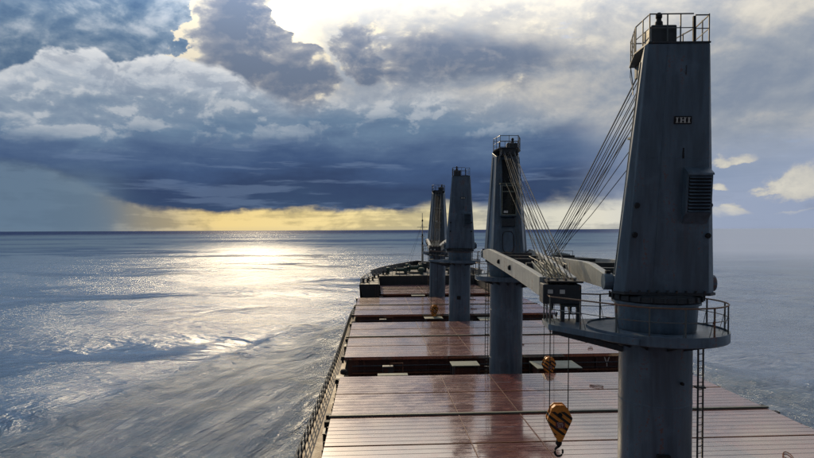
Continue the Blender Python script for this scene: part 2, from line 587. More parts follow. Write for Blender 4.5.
def like(o, parent, loc=None, name=None):
    c = o.copy()
    COL.objects.link(c)
    c.parent = parent
    if loc is not None: c.location = loc
    return c


# ------------------------------------------------------------------ layout of the ship
DECK = CAM_Z - 14.3       # main deck
HTOP = CAM_Z - 12.3       # hatch cover tops
FCS = CAM_Z - 10.35       # forecastle deck
CX = 12.0                 # ship's centreline
HALF = 16.1               # half beam
HATCH_HALF = 14.85
CRANES = [25.4, 54.6, 84.0, 113.4]
HATCHES = [(26.9 - 55 / 2 + 0.0, 23.0, HATCH_HALF)]
HATCHES = [(-0.6, 21.7, HATCH_HALF), (28.9, 50.6, HATCH_HALF), (58.3, 79.9, HATCH_HALF), (87.2, 108.8, HATCH_HALF), (115.6, 133.2, 10.6)]


# ------------------------------------------------------------------ the sea
def hull_half(y):
    """half width of the hull at the waterline"""
    if y < 100: return 15.9
    t = min(1.0, (y - 100) / 62.0)
    return max(0.0, 15.9 * (1 - t ** 2.0))


def build_sea():
    def axis(dense_lo, dense_hi, step, far_lo, far_hi, g=1.09):
        a = list(np.arange(dense_lo, dense_hi, step))
        st, p = step, a[-1]
        while p < far_hi:
            st *= g; p += st; a.append(p)
        st, p, pre = step, a[0], []
        while p > far_lo:
            st *= g; p -= st; pre.append(p)
        return np.array(pre[::-1] + a)
    xs = axis(-110, 110, 0.75, -26000, 26000)
    ys = axis(30, 240, 0.75, -9000, 32000)
    X, Y = np.meshgrid(xs, ys)
    rng = np.random.RandomState(5)
    Z = np.zeros_like(X)
    dx = np.maximum(np.gradient(xs)[None, :], 0) + 0 * X
    dy = np.gradient(ys)[:, None] + 0 * X
    sp = np.maximum(dx, dy)
    for k in range(34):
        lam = 3.2 * 1.12 ** k if k < 26 else 30 + 9 * (k - 26)
        th = rng.normal(R(205), R(38))
        amp = 0.0040 * lam ** 0.9
        fade = np.clip((lam / sp - 3.0) / 3.0, 0, 1)
        ph = rng.uniform(0, 6.28)
        kx, ky = math.sin(th) * 2 * math.pi / lam, math.cos(th) * 2 * math.pi / lam
        warp = 0.7 * np.sin(X * 0.013 + k) + 0.7 * np.sin(Y * 0.017 + 2 * k)
        Z += amp * fade * np.sin(kx * X + ky * Y + ph + warp)
    # diverging bow-wave crests on both sides
    ax = np.abs(X - CX)
    for j, (y0, ang, amp, wl) in enumerate(((168, 19.5, 0.50, 6.5), (150, 17, 0.36, 5.5), (126, 21, 0.30, 5.0), (190, 24.5, 0.22, 8), (104, 18, 0.2, 5), (80, 22, .18, 4.5))):
        run = y0 - Y
        line = 12 + run * math.tan(R(ang)) + 2.2 * np.sin(run * 0.045 + j) + (3 if j == 0 else 0)
        d = (ax - line) * math.cos(R(ang))
        env = np.exp(-(d / (wl * 0.9)) ** 2) * np.clip(run / 18, 0, 1) * np.exp(-np.clip(run, 0, None) / 210)
        Z += amp * env * np.cos(2 * math.pi * d / wl / 1.6) * np.clip(2.5 / sp, 0, 1)
    # outside the wake the far field is level; nothing of the sea inside the hull
    inside = (ax < 14) & (Y > -60) & (Y < 120)
    Z[inside] = -1.0
    ny, nx = X.shape
    co = np.stack([X, Y, Z], -1).reshape(-1, 3)
    idx = np.arange(nx * ny).reshape(ny, nx)
    q = np.stack([idx[:-1, :-1], idx[:-1, 1:], idx[1:, 1:], idx[1:, :-1]], -1).reshape(-1, 4)
    me = bpy.data.meshes.new('sea')
    me.vertices.add(len(co)); me.vertices.foreach_set('co', co.ravel())
    me.loops.add(q.size); me.loops.foreach_set('vertex_index', q.ravel())
    me.polygons.add(len(q)); me.polygons.foreach_set('loop_start', np.arange(0, q.size, 4))
    me.polygons.foreach_set('loop_total', np.full(len(q), 4))
    me.update(calc_edges=True)
    me.polygons.foreach_set('use_smooth', [True] * len(q))
    o = bpy.data.objects.new('sea', me)
    COL.objects.link(o)
    o['kind'] = 'structure'

    m, n, b = material('sea_water')
    me.materials.append(m)
    p = world_pos(n)
    x, y, z = xyz(n, p)
    rx = x - CX
    ax = n.math('ABSOLUTE', rx)
    r = n.math('SQRT', x * x + y * y)
    # wind lanes: long patches of smoother and rougher water
    l1 = n.noise(n.vec(x * 0.0011, y * 0.0045, 0.0), 1.0, 5, 0.55, 0.6)
    l2 = n.noise(n.vec(x * 0.010, y * 0.022, 0.0), 1.0, 6, 0.6, 0.8)
    lane = l1 * 0.55 + l2 * 0.45
    rough_w = n.smooth(lane, 0.43, 0.52)
    # ripple heights in metres: swell, chop and ripples in one rough spectrum, stretched along the crests
    h1 = n.noise(n.vec(x * 0.8 + y * 0.25, y * 1.25 - x * 0.2, 0.0), 0.055, 9, 0.62, 0.25)
    h2 = n.noise(n.vec(x * 0.75, y * 1.1, 3.0), 0.55, 6, 0.68, 0.3)
    # wake: churned water beside the hull
    run = 165.0 - y
    wl = 14.0 + run * 0.42
    wn = n.noise(n.vec(x, y, 0.0), 0.07, 5, 0.6, 1.2)
    wake = n.smooth(wl - ax + (wn - 0.5) * 22, -4.0, 9.0) * n.smooth(run, -6, 14)
    ua = ax * 0.92 - run * 0.39                 # across / along the diverging wake lines
    va = ax * 0.39 + run * 0.92
    wl1 = n.noise(n.vec(ua * 0.30, va * 0.035, 2.0), 1.0, 6, 0.60, 0.9)
    fo = n.noise(n.vec(ua * 0.9, va * 0.34, 0.0), 0.55, 8, 0.70, 1.3)
    fo2 = n.noise(n.vec(x, y, 5.0), 3.2, 4, 0.7, 0.4)
    hug = n.smooth(ax - 15.9 - run * 0.030, 6.0, 0.0)
    foam = n.smooth(fo + (fo2 - 0.5) * 0.45 + hug * 0.12, 0.62, 0.82) * wake
    h = h1 * (0.30 + rough_w * 0.9) + h2 * (0.04 + rough_w * 0.28) * n.smooth(r, 800, 120, 0.22, 1.0) + wake * (h2 * 0.12 + fo * 0.38 + wl1 * 1.5)
    nrm = bump(n, b, h, 1.0, 1.5)
    # albedo
    c = n.mix(n.smooth(l2, 0.35, 0.65), (0.032, 0.085, 0.185, 1), (0.055, 0.125, 0.235, 1))
    c = n.mix(wake * 0.5, c, (0.07, 0.13, 0.17, 1))
    c = n.mix(foam * 0.5, c, (0.55, 0.55, 0.52, 1))
    n.put(b.inputs['Base Color'], c)
    n.put(b.inputs['Roughness'], n.mix(foam, 0.09 + rough_w * 0.07 + wake * 0.03 + n.smooth(r, 150, 900) * 0.07, (0.5, 0.5, 0.5, 1)))
    b.inputs['IOR'].default_value = 1.95
    haze_tint = n.smooth(x / n.math('MAXIMUM', y, 1.0), 0.34, 0.62) * n.smooth(r, 60, 700)      # starboard horizon haze painted pale into the sea colour
    # far off, less mirror: sky reflection and wave shadowing painted as diffuse blue
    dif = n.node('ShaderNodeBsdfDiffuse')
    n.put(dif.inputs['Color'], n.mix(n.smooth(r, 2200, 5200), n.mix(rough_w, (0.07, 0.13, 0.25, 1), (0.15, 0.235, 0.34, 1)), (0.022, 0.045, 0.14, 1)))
    n.put(dif.inputs['Color'], n.mix(haze_tint, E(n, dif.inputs['Color'].links[0].from_socket), (0.50, 0.57, 0.70, 1)))
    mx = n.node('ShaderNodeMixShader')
    n.put(mx.inputs[0], n.math('MAXIMUM', n.smooth(r, 140, 1000) * 0.87, haze_tint * 0.85))
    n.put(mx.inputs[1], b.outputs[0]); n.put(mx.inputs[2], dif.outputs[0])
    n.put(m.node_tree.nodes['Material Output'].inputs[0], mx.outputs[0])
    far_dark = n.smooth(r, 900, 5000)
    n.put(b.inputs['Specular IOR Level'], 0.42 + rough_w * 0.45)
    return o


build_sea()


# ------------------------------------------------------------------ hull, decks, forecastle
def outline(off=0.0, top=True):
    """half-outline of the ship from stern to bow: (y, half width)"""
    pts = [(-75, 17.0), (15, 17.0), (38, 16.72), (68, 16.12), (88, 15.95), (98, 15.75), (106, 15.3), (114, 14.7), (124, 13.9), (135, 12.3), (143, 10.4), (150, 8.1), (156, 5.6), (161, 3.0), (164, 1.2), (165.2, 0.02)]
    return pts


def hull():
    levels = [(-3.0, 0.80, -10), (0.0, 0.90, -6), (3.0, 0.95, -3), (DECK, 1.0, 0)]
    mb = MB()
    rows = []
    for z, k, sh in levels:
        row = []
        for y, w in outline():
            t = max(0.0, (y - 98) / 67.0)
            kk = 1.0 if y < 90 else 1 - (1 - k) * min(1, t * 2)
            yy = y + sh * max(0, t)
            row.append((yy, w * kk, z))
        rows.append(row)
    vs, fs = [], []
    n = len(rows[0])
    for sgn in (-1, 1):
        o = len(vs)
        for row in rows:
            vs += [(CX + sgn * w, y, z) for y, w, z in row]
        for i in range(len(rows) - 1):
            for j in range(n - 1):
                a = o + i * n + j
                fs.append((a, a + 1, a + n + 1, a + n))
    mb.add(vs, fs)
    # transom
    mb.add([(CX - HALF, -75, -3), (CX + HALF, -75, -3), (CX + HALF, -75, DECK), (CX - HALF, -75, DECK)], [(0, 1, 2, 3)])
    h = mb.build('ship_hull', 'hullblack')
    tag(h, kind='structure')
    # main deck
    mb = MB()
    pl = [(CX - w, y, DECK) for y, w in outline() if y <= 124]
    pr = [(CX + w, y, DECK) for y, w in outline() if y <= 124]
    vs = pl + pr
    k = len(pl)
    fs = [(j, j + 1, k + j + 1, k + j) for j in range(k - 1)]
    mb.add(vs, fs)
    tag(mb.build('main_deck', 'deckred'), kind='structure')
    # painted side walkways (4 mm sheets on the deck)
    for sgn in (-1, 1):
        mb = MB()
        o = [(CX + sgn * (w - 0.12), y, DECK + 0.004) for y, w in outline() if y <= 115]
        i = [(CX + sgn * (HATCH_HALF - 0.45 if y < 107 else min(HATCH_HALF - 0.45, w - 1.6)), y, DECK + 0.004) for y, w in outline() if y <= 115]
        k = len(o)
        mb.add(o + i, [(j, j + 1, k + j + 1, k + j) for j in range(k - 1)])
        tag(mb.build('side_walkway', 'walkway'), kind='structure')
    # sheer strake lip at the deck edge
    for sgn in (-1, 1):
        mb = MB()
        pts = [(CX + sgn * (w - 0.03), y, DECK + 0.07) for y, w in outline() if y <= 115]
        for a, b in zip(pts, pts[1:]): mb.bar(a, b, 0.06, 0.16)
        tag(mb.build('deck_edge_kerb', 'rustrail'), kind='structure')


hull()


def forecastle():
    # raised deck: two wings either side of the forward hatch joined to the bow deck
    yb = 114.0
    pts = [(y, w + 0.0) for y, w in outline() if y >= 113.9]
    mb = MB()
    inner = 11.0
    wing = [(y, w) for y, w in pts if y <= 135]
    for sgn in (-1, 1):
        poly = [(CX + sgn * w, y) for y, w in wing] + [(CX + sgn * inner, 135), (CX + sgn * inner, yb)]
        mb.prism(poly, FCS - 0.12, FCS)
        # aft face of the wing, leaning in towards the deck
        a = [(CX + sgn * 14.6, yb + 0.02, FCS - 0.12), (CX + sgn * inner, yb + 0.02, FCS - 0.12), (CX + sgn * inner, yb + 0.3, FCS - 0.12), (CX + sgn * 14.6, yb + 0.3, FCS - 0.12)]
        b = [(CX + sgn * 13.6, yb + 0.02, DECK - .8), (CX + sgn * inner, yb + 0.02, DECK - .8), (CX + sgn * inner, yb + 0.3, DECK - .8), (CX + sgn * 13.6, yb + 0.3, DECK - .8)]
        mb.loft(a, b)
        mb.box(CX + sgn * inner - 0.1, CX + sgn * inner + 0.1, yb + 0.35, 134.9, DECK - 0.5, FCS - 0.13)
        # stiffeners on the aft face
        for k in range(3):
            xx = CX + sgn * (inner + 0.8 + k * 1.0)
            mb.box(xx - 0.05, xx + 0.05, yb - 0.16, yb + 0.015, DECK, FCS - 0.14)
    bow = [(y, w) for y, w in pts if y >= 135]
    poly = [(CX - w, y) for y, w in bow] + [(CX + w, y) for y, w in reversed(bow)][1:]
    mb.prism(poly, FCS - 0.12, FCS)
    mb.box(CX - inner, CX + inner, 134.0, 134.2, DECK, FCS - 0.005)
    tag(mb.build('forecastle_deck', 'hullblack'), kind='structure')
    # flared shell from main deck up to the forecastle, then bulwark
    mb = MB()
    top = [(y, w) for y, w in outline() if y >= 113.9]
    for sgn in (-1, 1):
        vs = [(CX + sgn * w * 0.985, y - (0.0 if y < 150 else 0.6), DECK - 0.02) for y, w in top]
        vs += [(CX + sgn * (w + 0.05), y + 0.02, FCS + 0.003) for y, w in top]
        k = len(top)
        fs = [(j, j + 1, k + j + 1, k + j) for j in range(k - 1)]
        mb.add(vs, fs)
    tag(mb.build('bow_shell', 'hullblack'), kind='structure')
    # bulwark with stays as a thing of its own
    root = empty('bow_bulwark', (CX, 140, FCS), 0, 'dark curved bulwark plate round the forecastle with stiffening stays', 'bulwark')
    bw = [(y, w) for y, w in outline() if y >= 134]
    loop = [(-w, y - 140) for y, w in bw] + [(w, y - 140) for y, w in reversed(bw)][1:]
    mb = MB()
    n = len(loop)
    zs = lambda i: 1.15 + 0.55 * (1 - abs(i - (n - 1) / 2) / ((n - 1) / 2))
    for i in range(n - 1):
        (x0, y0), (x1, y1) = loop[i], loop[i + 1]
        d = Vector((x1 - x0, y1 - y0, 0)).normalized(); nn = Vector((-d.y, d.x, 0)) * 0.03
        a = [(x0 - nn.x, y0 - nn.y, 0), (x1 - nn.x, y1 - nn.y, 0), (x1 + nn.x, y1 + nn.y, 0), (x0 + nn.x, y0 + nn.y, 0)]
        b = [(p[0] * 1.03, p[1], zs(i) if q in (0, 3) else zs(i + 1)) for q, p in enumerate(a)]
        mb.loft(a, b)
    mb.build('plate', 'hullblack', root)
    mb = MB()
    rail = [(x * 1.03, y, zs(i) + 0.03) for i, (x, y) in enumerate(loop)]
    mb.tube(rail, 0.07, 6)
    mb.build('cap_rail', 'rustrail', root)
    for i in range(n - 1):
        for t in (0.2, 0.6):
            x = loop[i][0] * (1 - t) + loop[i + 1][0] * t; y = loop[i][1] * (1 - t) + loop[i + 1][1] * t
            MB().bar((x, y - 0.05, zs(i) * 0.95), (x * 0.93, y - 0.5, 0.02), 0.05, 0.10).build('stay', 'crane_dark', root)


forecastle()


# ------------------------------------------------------------------ railings
def railing(name, pts, h, label, group=None, spacing=1.5, mat='rail', nrails=3, r=0.028, solid=False, skip=None):
    """pts world polyline; posts are parts"""
    base = Vector(pts[0])
    root = empty(name, base, 0, label, 'railing', group)
    P = [Vector(p) - base for p in pts]
    for k in range(nrails):
        mb = MB()
        z = h * (k + 1) / nrails
        mb.tube([p + Vector((0, 0, z)) for p in P], r if k < nrails - 1 else r * 1.3, 5)
        mb.build('rail', mat, root)
    post = None
    seg = 0.0
    for a, b in zip(P, P[1:]):
        L = (b - a).length
        k = max(1, round(L / spacing))
        for i in range(k):
            q = a + (b - a) * (i / k)
            if post is None:
                mb = MB().box(-0.045, 0.045, -0.045, 0.045, 0, h)
                post = mb.build('post', mat, root, loc=q)
            else:
                like(post, root, q)
    return root


side = [(y, w) for y, w in outline() if y <= 113]
railing('deck_railing', [(CX - w + 0.16, y, DECK) for y, w in side if y >= 30] [::-1] + [(CX - 16.8, 16, DECK)], 1.15,
        'long dark ship\'s side railing beside the pale port walkway', None, 1.5, 'crane_dark', 3, 0.038)
railing('deck_railing', [(CX + w - 0.16, y, DECK) for y, w in side if y >= 30][::-1] + [(CX + 16.8, 16, DECK)], 1.15,
        'ship\'s side railing beyond the starboard edge of the hatch covers', None, 2.2, 'crane_dark', 3, 0.038)
railing('forecastle_railing', [(CX - 11.1, 114.15, FCS), (CX - 14.5, 114.15, FCS), (CX - 13.9, 123.5, FCS), (CX - 12.4, 133.8, FCS)], 1.05,
        'short dark railing on the raised port corner of the forecastle', None, 1.5, 'crane_dark', 3, 0.038)
railing('forecastle_railing', [(CX + 11.1, 114.15, FCS), (CX + 14.5, 114.15, FCS), (CX + 13.9, 123.5, FCS), (CX + 12.4, 133.8, FCS)], 1.05,
        'short dark railing on the raised starboard corner of the forecastle', None, 1.5, 'crane_dark', 3, 0.038)
railing('forecastle_railing', [(CX - 10.9, 134.15, FCS), (CX + 10.9, 134.15, FCS)], 1.05,
        'dark railing across the aft edge of the forecastle behind the forward hatch', None, 1.6, 'crane_dark', 3, 0.038)


# ------------------------------------------------------------------ hatch covers
ORD = ['hatch cover nearest the bridge behind the camera', 'nearest red hatch cover, between the first two cranes from the camera',
       'second red hatch cover, between the second and third cranes', 'third red hatch cover, between the third and fourth cranes',
       'small narrow red hatch cover farthest forward, below the forecastle']


def panel_mesh(w, L):
    """one steel cover panel with shallow pressed plates along it"""
    mb = MB()
    k = 4
    prof = []
    q = (L - 2 * 0.014) / k
    y = 0.014
    prof.append((y, -0.30)); prof.append((y, -0.012))
    for i in range(k):
        y0, y1 = y + i * q, y + (i + 1) * q
        lift = (0.0, 0.006, -0.002, 0.004)[i]
        prof += [(y0 + 0.02, lift), (y1 - 0.05, lift + 0.004)]
        if i < k - 1:
            prof += [(y1 - 0.045, lift + 0.014), (y1 - 0.005, lift + 0.014)]
    prof += [(L - 0.014, -0.012), (L - 0.014, -0.30)]
    n = len(prof)
    vs = [(-w, a, b) for a, b in prof] + [(w, a, b) for a, b in prof]
    fs = [(i, i + 1, n + i + 1, n + i) for i in range(n - 1)] + [tuple(range(n - 1, -1, -1)), tuple(range(n, 2 * n))]
    mb.add(vs, fs)
    return mb


for hi, (y0, y1, hw) in enumerate(HATCHES):
    if hi == 0: continue
    root = empty('hatch_cover', (CX, y0, DECK), 0, ORD[hi], 'hatch cover', 'hatch covers along the main deck')
    H = HTOP - DECK
    npan = 8 if hw > 12 else 6
    L = (y1 - y0) / npan
    proto = None
    for i in range(npan):
        if proto is None:
            proto = panel_mesh(hw, L).build('cover_panel', 'hatch', root, loc=(0, 0, H - 0.032))
        else:
            like(proto, root, (0, i * L, H - 0.032 + random.uniform(-0.006, 0.004)))
    # coaming below the covers
    mb = MB()
    t = 0.25
    cw = hw - 0.35
    mb.box(-cw, cw, 0.25, 0.5, 0, H - 0.36)
    mb.box(-cw, cw, y1 - y0 - 0.5, y1 - y0 - 0.25, 0, H - 0.36)
    mb.box(-cw, -cw + t, 0.503, y1 - y0 - 0.503, 0, H - 0.36)
    mb.box(cw - t, cw, 0.503, y1 - y0 - 0.503, 0, H - 0.36)
    mb.build('coaming', 'hullred', root)
    for pz, pr, pm in ((0.45, 0.05, 'rust'), (0.70, 0.035, 'crane_dark'), (1.15, 0.06, 'crane_dark')):
        MB().tube([(-cw + 0.4, -0.30, pz), (cw - 0.4, -0.30, pz)], pr, 8).build('hydraulic_pipe', pm, root)
    if hi == 2:      # white Y-shaped mark on the end face
        my = 0.246
        mk = MB()
        mk.bar((11.15, my, 0.55), (11.15, my, 1.02), 0.10, 0.006, (0, 1, 0))
        mk.bar((11.08, my, 1.05), (10.90, my, 1.55), 0.10, 0.006, (0, 1, 0))
        mk.bar((11.22, my, 1.05), (11.40, my, 1.55), 0.10, 0.006, (0, 1, 0))
        mk.build('painted_mark', 'white', root)
    # coaming stays
    st = None
    for k in range(9):
        xx = -cw + 1.2 + k * (2 * cw - 2.4) / 8
        if st is None:
            m2 = MB()
            m2.add([(-0.04, 0.245, 0), (-0.04, -0.22, 0), (-0.04, 0.0, H - 0.4), (-0.04, 0.245, H - 0.4), (0.04, 0.245, 0), (0.04, -0.22, 0), (0.04, 0.0, H - 0.4), (0.04, 0.245, H - 0.4)],
                   [(0, 1, 2, 3), (7, 6, 5, 4), (0, 4, 5, 1), (1, 5, 6, 2), (2, 6, 7, 3), (3, 7, 4, 0)])
            st = m2.build('coaming_stay', 'hullred', root, loc=(xx, 0, 0))
        else: like(st, root, (xx, 0, 0))
    st = None
    ns = 10
    for sgn in (-1, 1):
        for k in range(ns):
            yy = 1.0 + k * (y1 - y0 - 2.0) / (ns - 1)
            m2 = MB().add([(sgn * (cw + 0.003), -0.04, 0), (sgn * (cw + 0.5), -0.04, 0), (sgn * (cw + 0.12), -0.04, H - 0.42), (sgn * (cw + 0.003), -0.04, H - 0.42),
                           (sgn * (cw + 0.003), 0.04, 0), (sgn * (cw + 0.5), 0.04, 0), (sgn * (cw + 0.12), 0.04, H - 0.42), (sgn * (cw + 0.003), 0.04, H - 0.42)],
                          [(0, 1, 2, 3), (7, 6, 5, 4), (0, 4, 5, 1), (1, 5, 6, 2), (2, 6, 7, 3), (3, 7, 4, 0)]) if k == 0 else None
            if k == 0: st = m2.build('coaming_stay', 'crane_dark', root, loc=(0, yy, 0))
            else: like(st, root, (0, yy, 0))
    # raised joint bar between the folding pairs
    jy = (npan // 2) * L if hi != 1 else 4 * L
    mb = MB()
    mb.box(-hw - 0.12, hw + 0.12, jy - 0.13, jy - 0.02, H - 0.015, H + 0.085)
    mb.box(-hw - 0.12, hw + 0.12, jy + 0.02, jy + 0.13, H - 0.015, H + 0.07)
    mb.build('joint_bar', 'joint', root)
    # rust-filled joint lines
    for k in ((2, 6) if npan == 8 else (1, 3)):
        MB().box(-hw, hw, k * L - 0.028, k * L + 0.028, H - 0.20, H + 0.004).build('rusty_joint', 'rust', root)
    # pale fore-and-aft weld lines
    for xx in (-6.4, -2.3):
        if hw < 12 and xx < -6: continue
        MB().box(xx - 0.022, xx + 0.022, 0.1, jy - 0.16, H + 0.003, H + 0.012).build('weld_line', 'crimson_seam', root)
        MB().box(xx - 0.022, xx + 0.022, jy + 0.16, y1 - y0 - 0.1, H + 0.003, H + 0.012).build('weld_line', 'crimson_seam', root)
    # lashing loops lying on the cover
    lp = None
    for (xx, yy, a) in ((3.3, 4.6, 0.3), (10.2, 2.2, 1.1), (9.5, 12.9, 2.0), (12.4, 18.1, 0.4), (5.4, 17.0, 2.6)):
        if abs(xx) > hw - 1 or yy > y1 - y0 - 1: continue
        if lp is None:
            pts = [(0.52 * math.cos(t) + 0.1 * math.cos(2 * t), 0.22 * math.sin(t), 0.02) for t in (2 * math.pi * j / 14 for j in range(14))]
            lp = MB().tube(pts, 0.03, 5, closed=True).build('lashing_ring', 'rust', root, loc=(xx, yy, H + 0.02))
        else: like(lp, root, (xx, yy, H + 0.02)).rotation_euler = (0, 0, a)
    # wheel brackets and cleats along the sides
    wb = None
    for sgn in (-1, 1):
        for yy in (0.6, jy - 0.7, jy + 0.7, y1 - y0 - 0.6):
            if wb is None:
                m2 = MB().box(-0.18, 0.18, -0.22, 0.22, -0.42, -0.06)
                m2.lathe([(0.24, -0.09), (0.24, 0.09)], 14, (0, 0, -0.50), 'x')
                wb = m2.build('wheel_bracket', 'black', root, loc=(sgn * (hw + 0.185), yy, H))
            else: like(wb, root, (sgn * (hw + 0.185), yy, H))
    cl = None
    for sgn in (-1, 1):
        for k in range(16):
            yy = 1.1 + k * (y1 - y0 - 2.2) / 15
            if cl is None: cl = MB().box(-0.05, 0.05, -0.06, 0.06, -0.45, -0.05).build('side_cleat', 'black', root, loc=(sgn * (hw + 0.053), yy, H))
            else: like(cl, root, (sgn * (hw + 0.053), yy, H))


# ------------------------------------------------------------------ deck crane
def crane():
    root = empty('deck_crane', (0, 0, 0), 0, 'x', 'crane', 'deck cranes along the centreline')
    CZ = 14.3                       # height of the eye above the main deck
    # pedestal
    ped = MB().lathe([(1.58, 0), (1.58, 0.25), (1.49, 0.32), (1.49, 9.35), (1.56, 9.7), (1.56, 10.19)], 56).build('pedestal', 'crane', root, smooth=True)
    for wz in (2.55, 6.9):
        MB().lathe([(1.49, wz - 0.01), (1.502, wz), (1.502, wz + 0.05), (1.49, wz + 0.06)], 56, caps=False).build('weld_ring', 'crane', ped)
    # small dark access socket and eye plates on the pedestal
    MB().box(-0.40, 0.12, -1.66, -1.45, 4.6, 5.05).build('junction_box', 'black', ped, bevel=0.02)
    MB().box(0.55, 0.65, -1.56, -1.38, 7.9, 8.0).build('eye_plate', 'black', ped)
    # upper column
    up = MB().lathe([(1.60, 9.98), (1.63, 10.05), (1.70, 11.05), (1.82, 11.1), (1.82, 11.2), (1.70, 11.23)], 56).build('upper_column', 'crane', root, smooth=True)
    sr = MB().lathe([(1.74, 11.232), (1.86, 11.25), (1.86, 11.45), (1.70, 11.545)], 56).build('slewing_ring', 'crane_dark', root, smooth=True)
    bolt = None
    for k in range(24):
        t = 2 * math.pi * (k + 0.5) / 24
        loc = (1.90 * math.cos(t), 1.90 * math.sin(t), 11.36)
        if bolt is None: bolt = MB().lathe([(0.045, -0.09), (0.045, 0.14)], 6).build('bolt', 'crane_dark', sr, loc=loc)
        else: like(bolt, sr, loc)
    # platform
    pl = MB().lathe([(1.565, 9.55), (2.85, 9.63), (2.89, 9.67), (2.89, 10.05), (2.84, 10.05), (2.84, 9.97), (1.56, 9.975)], 64, caps=False)
    platform = pl.build('platform', 'crane', root, smooth=True)
    # extension to port carrying the rest for the neighbouring jib
    poly = [(-1.5, -2.62), (-2.35, -1.90), (-4.45, 0.75), (-4.45, 2.5), (-1.2, 2.85)]
    ex = MB().prism(poly, 9.69, 9.94)
    ext = ex.build('platform_extension', 'crane', platform)
    mb = MB()
    mb.bar((-4.2, 1.0, 9.60), (-1.45, -0.3, 9.1), 0.14, 0.24)
    mb.build('bracket', 'crane_dark', platform); mb = MB(); mb.bar((-4.2, 2.2, 9.60), (-1.35, 0.6, 9.1), 0.14, 0.24)
    mb.build('bracket', 'crane_dark', platform)
    # radial stiffeners below the platform
    rib = None
    for k in range(12):
        t = 2 * math.pi * k / 12
        if rib is None:
            rib = MB().add([(1.49, -0.03, 9.25), (2.8, -0.03, 9.62), (1.58, -0.03, 9.545), (1.49, 0.03, 9.25), (2.8, 0.03, 9.62), (1.58, 0.03, 9.545)],
                           [(0, 1, 2), (5, 4, 3), (0, 3, 4, 1), (1, 4, 5, 2), (2, 5, 3, 0)]).build('stiffener', 'crane_dark', platform)
        else:
            c = like(rib, platform); c.rotation_euler = (0, 0, t)
    # railing round the platform
    def ring(r, z, a0=0, a1=360, n=64):
        return [(r * math.cos(R(a0 + (a1 - a0) * i / n)), r * math.sin(R(a0 + (a1 - a0) * i / n)), z) for i in range(n + 1)]
    a0, a1 = -140, 130
    path = lambda z: ring(2.82, z, a0, a1)
    loopx = lambda z: [(2.82 * math.cos(R(a0)), 2.82 * math.sin(R(a0)), z), (-4.38, 0.75, z), (-4.38, 2.43, z), (2.82 * math.cos(R(a1)), 2.82 * math.sin(R(a1)), z)]
    rl = MB().tube(path(11.18), 0.034, 6)
    rail = rl.build('platform_railing', 'rustrail', root)
    MB().tube(path(10.62), 0.020, 5).build('mid_rail', 'rail', rail)
    MB().tube(loopx(11.18), 0.034, 6).build('top_rail', 'rustrail', rail)
    MB().tube(loopx(10.62), 0.020, 5).build('mid_rail', 'rail', rail)
    post = None
    spots = []
    for k in range(11):
        t = R(a0 + (a1 - a0) * k / 10.0)
        spots.append((2.82 * math.cos(t), 2.82 * math.sin(t), 9.975, t))
    for p in ((-3.32, -0.55), (-4.38, 0.75), (-4.38, 1.6), (-4.38, 2.43), (-3.2, 2.35)):
        spots.append((p[0], p[1], 9.941, math.pi))
    for q in spots:
        if post is None:
            m2 = MB().box(-0.028, 0.028, -0.028, 0.028, 0, 1.2)
            m2.bar((-0.02, 0, 0.75), (-0.22, 0, 0.0), 0.02, 0.02)
            post = m2.build('post', 'rail', rail, loc=q[:3])
        else: post = like(post, rail, q[:3])
        post.rotation_euler = (0, 0, q[3])
    # rest post (H frame) on the extension
    mb = MB()
    for dx in (-0.36, 0.36):
        mb.box(-3.30 + dx - 0.09, -3.30 + dx + 0.09, 1.55, 1.75, 9.942, 10.64)
    mb.box(-3.30 - 0.46, -3.30 + 0.46, 1.50, 1.80, 10.642, 10.73)
    mb.box(-3.30 - 0.268, -3.30 + 0.268, 1.60, 1.70, 10.28, 10.33)
    mb.box(-3.30 - 0.04, -3.30 + 0.04, 1.60, 1.70, 10.332, 10.64)
    mb.build('jib_rest', 'crane_dark', root)
    # tower house
    Zb, Zt, Zf = 11.55, CZ + 7.30, CZ + 6.75
    bot = [(-1.68, -1.32), (-2.06, -0.90), (-1.38, 1.55), (1.38, 1.55), (2.06, -0.90), (1.68, -1.32)]
    top = [(-1.17, -2.42), (-1.27, -2.22), (-0.98, -0.55), (0.98, -0.55), (1.27, -2.22), (1.17, -2.42)]
    tz = [Zt, Zt, Zf, Zf, Zt, Zt]
    tower = MB().loft([(p[0], p[1], Zb) for p in bot], [(p[0], p[1], tz[i]) for i, p in enumerate(top)]).build('tower', 'crane', root, bevel=0.04)
    def lerp3(i, t, off=(0, 0, 0)):
        a = Vector((bot[i][0], bot[i][1], Zb)); b = Vector((top[i][0], top[i][1], tz[i]))
        return a + (b - a) * t + Vector(off)
    def yback(z):                          # y of the back plate at height z
        return -1.32 - 1.10 * (z - Zb) / (Zt - Zb)
    def yfront(z):
        return 1.55 - 2.10 * (z - Zb) / (Zf - Zb)
    # foot flange with lugs
    sk = MB().loft([(p[0] * 1.03, p[1] * 1.03, 11.548) for p in bot], [(p[0] * 1.03, p[1] * 1.03, 11.66) for p in bot]).build('foot_flange', 'crane_dark', tower)
    lug = None
    for k in range(9):
        loc = (-1.5 + k * 0.375, -1.42, 11.70)
        if lug is None: lug = MB().lathe([(0.05, -0.05), (0.05, 0.05)], 6).build('lug', 'crane_dark', tower, loc=loc)
        else: like(lug, tower, loc)
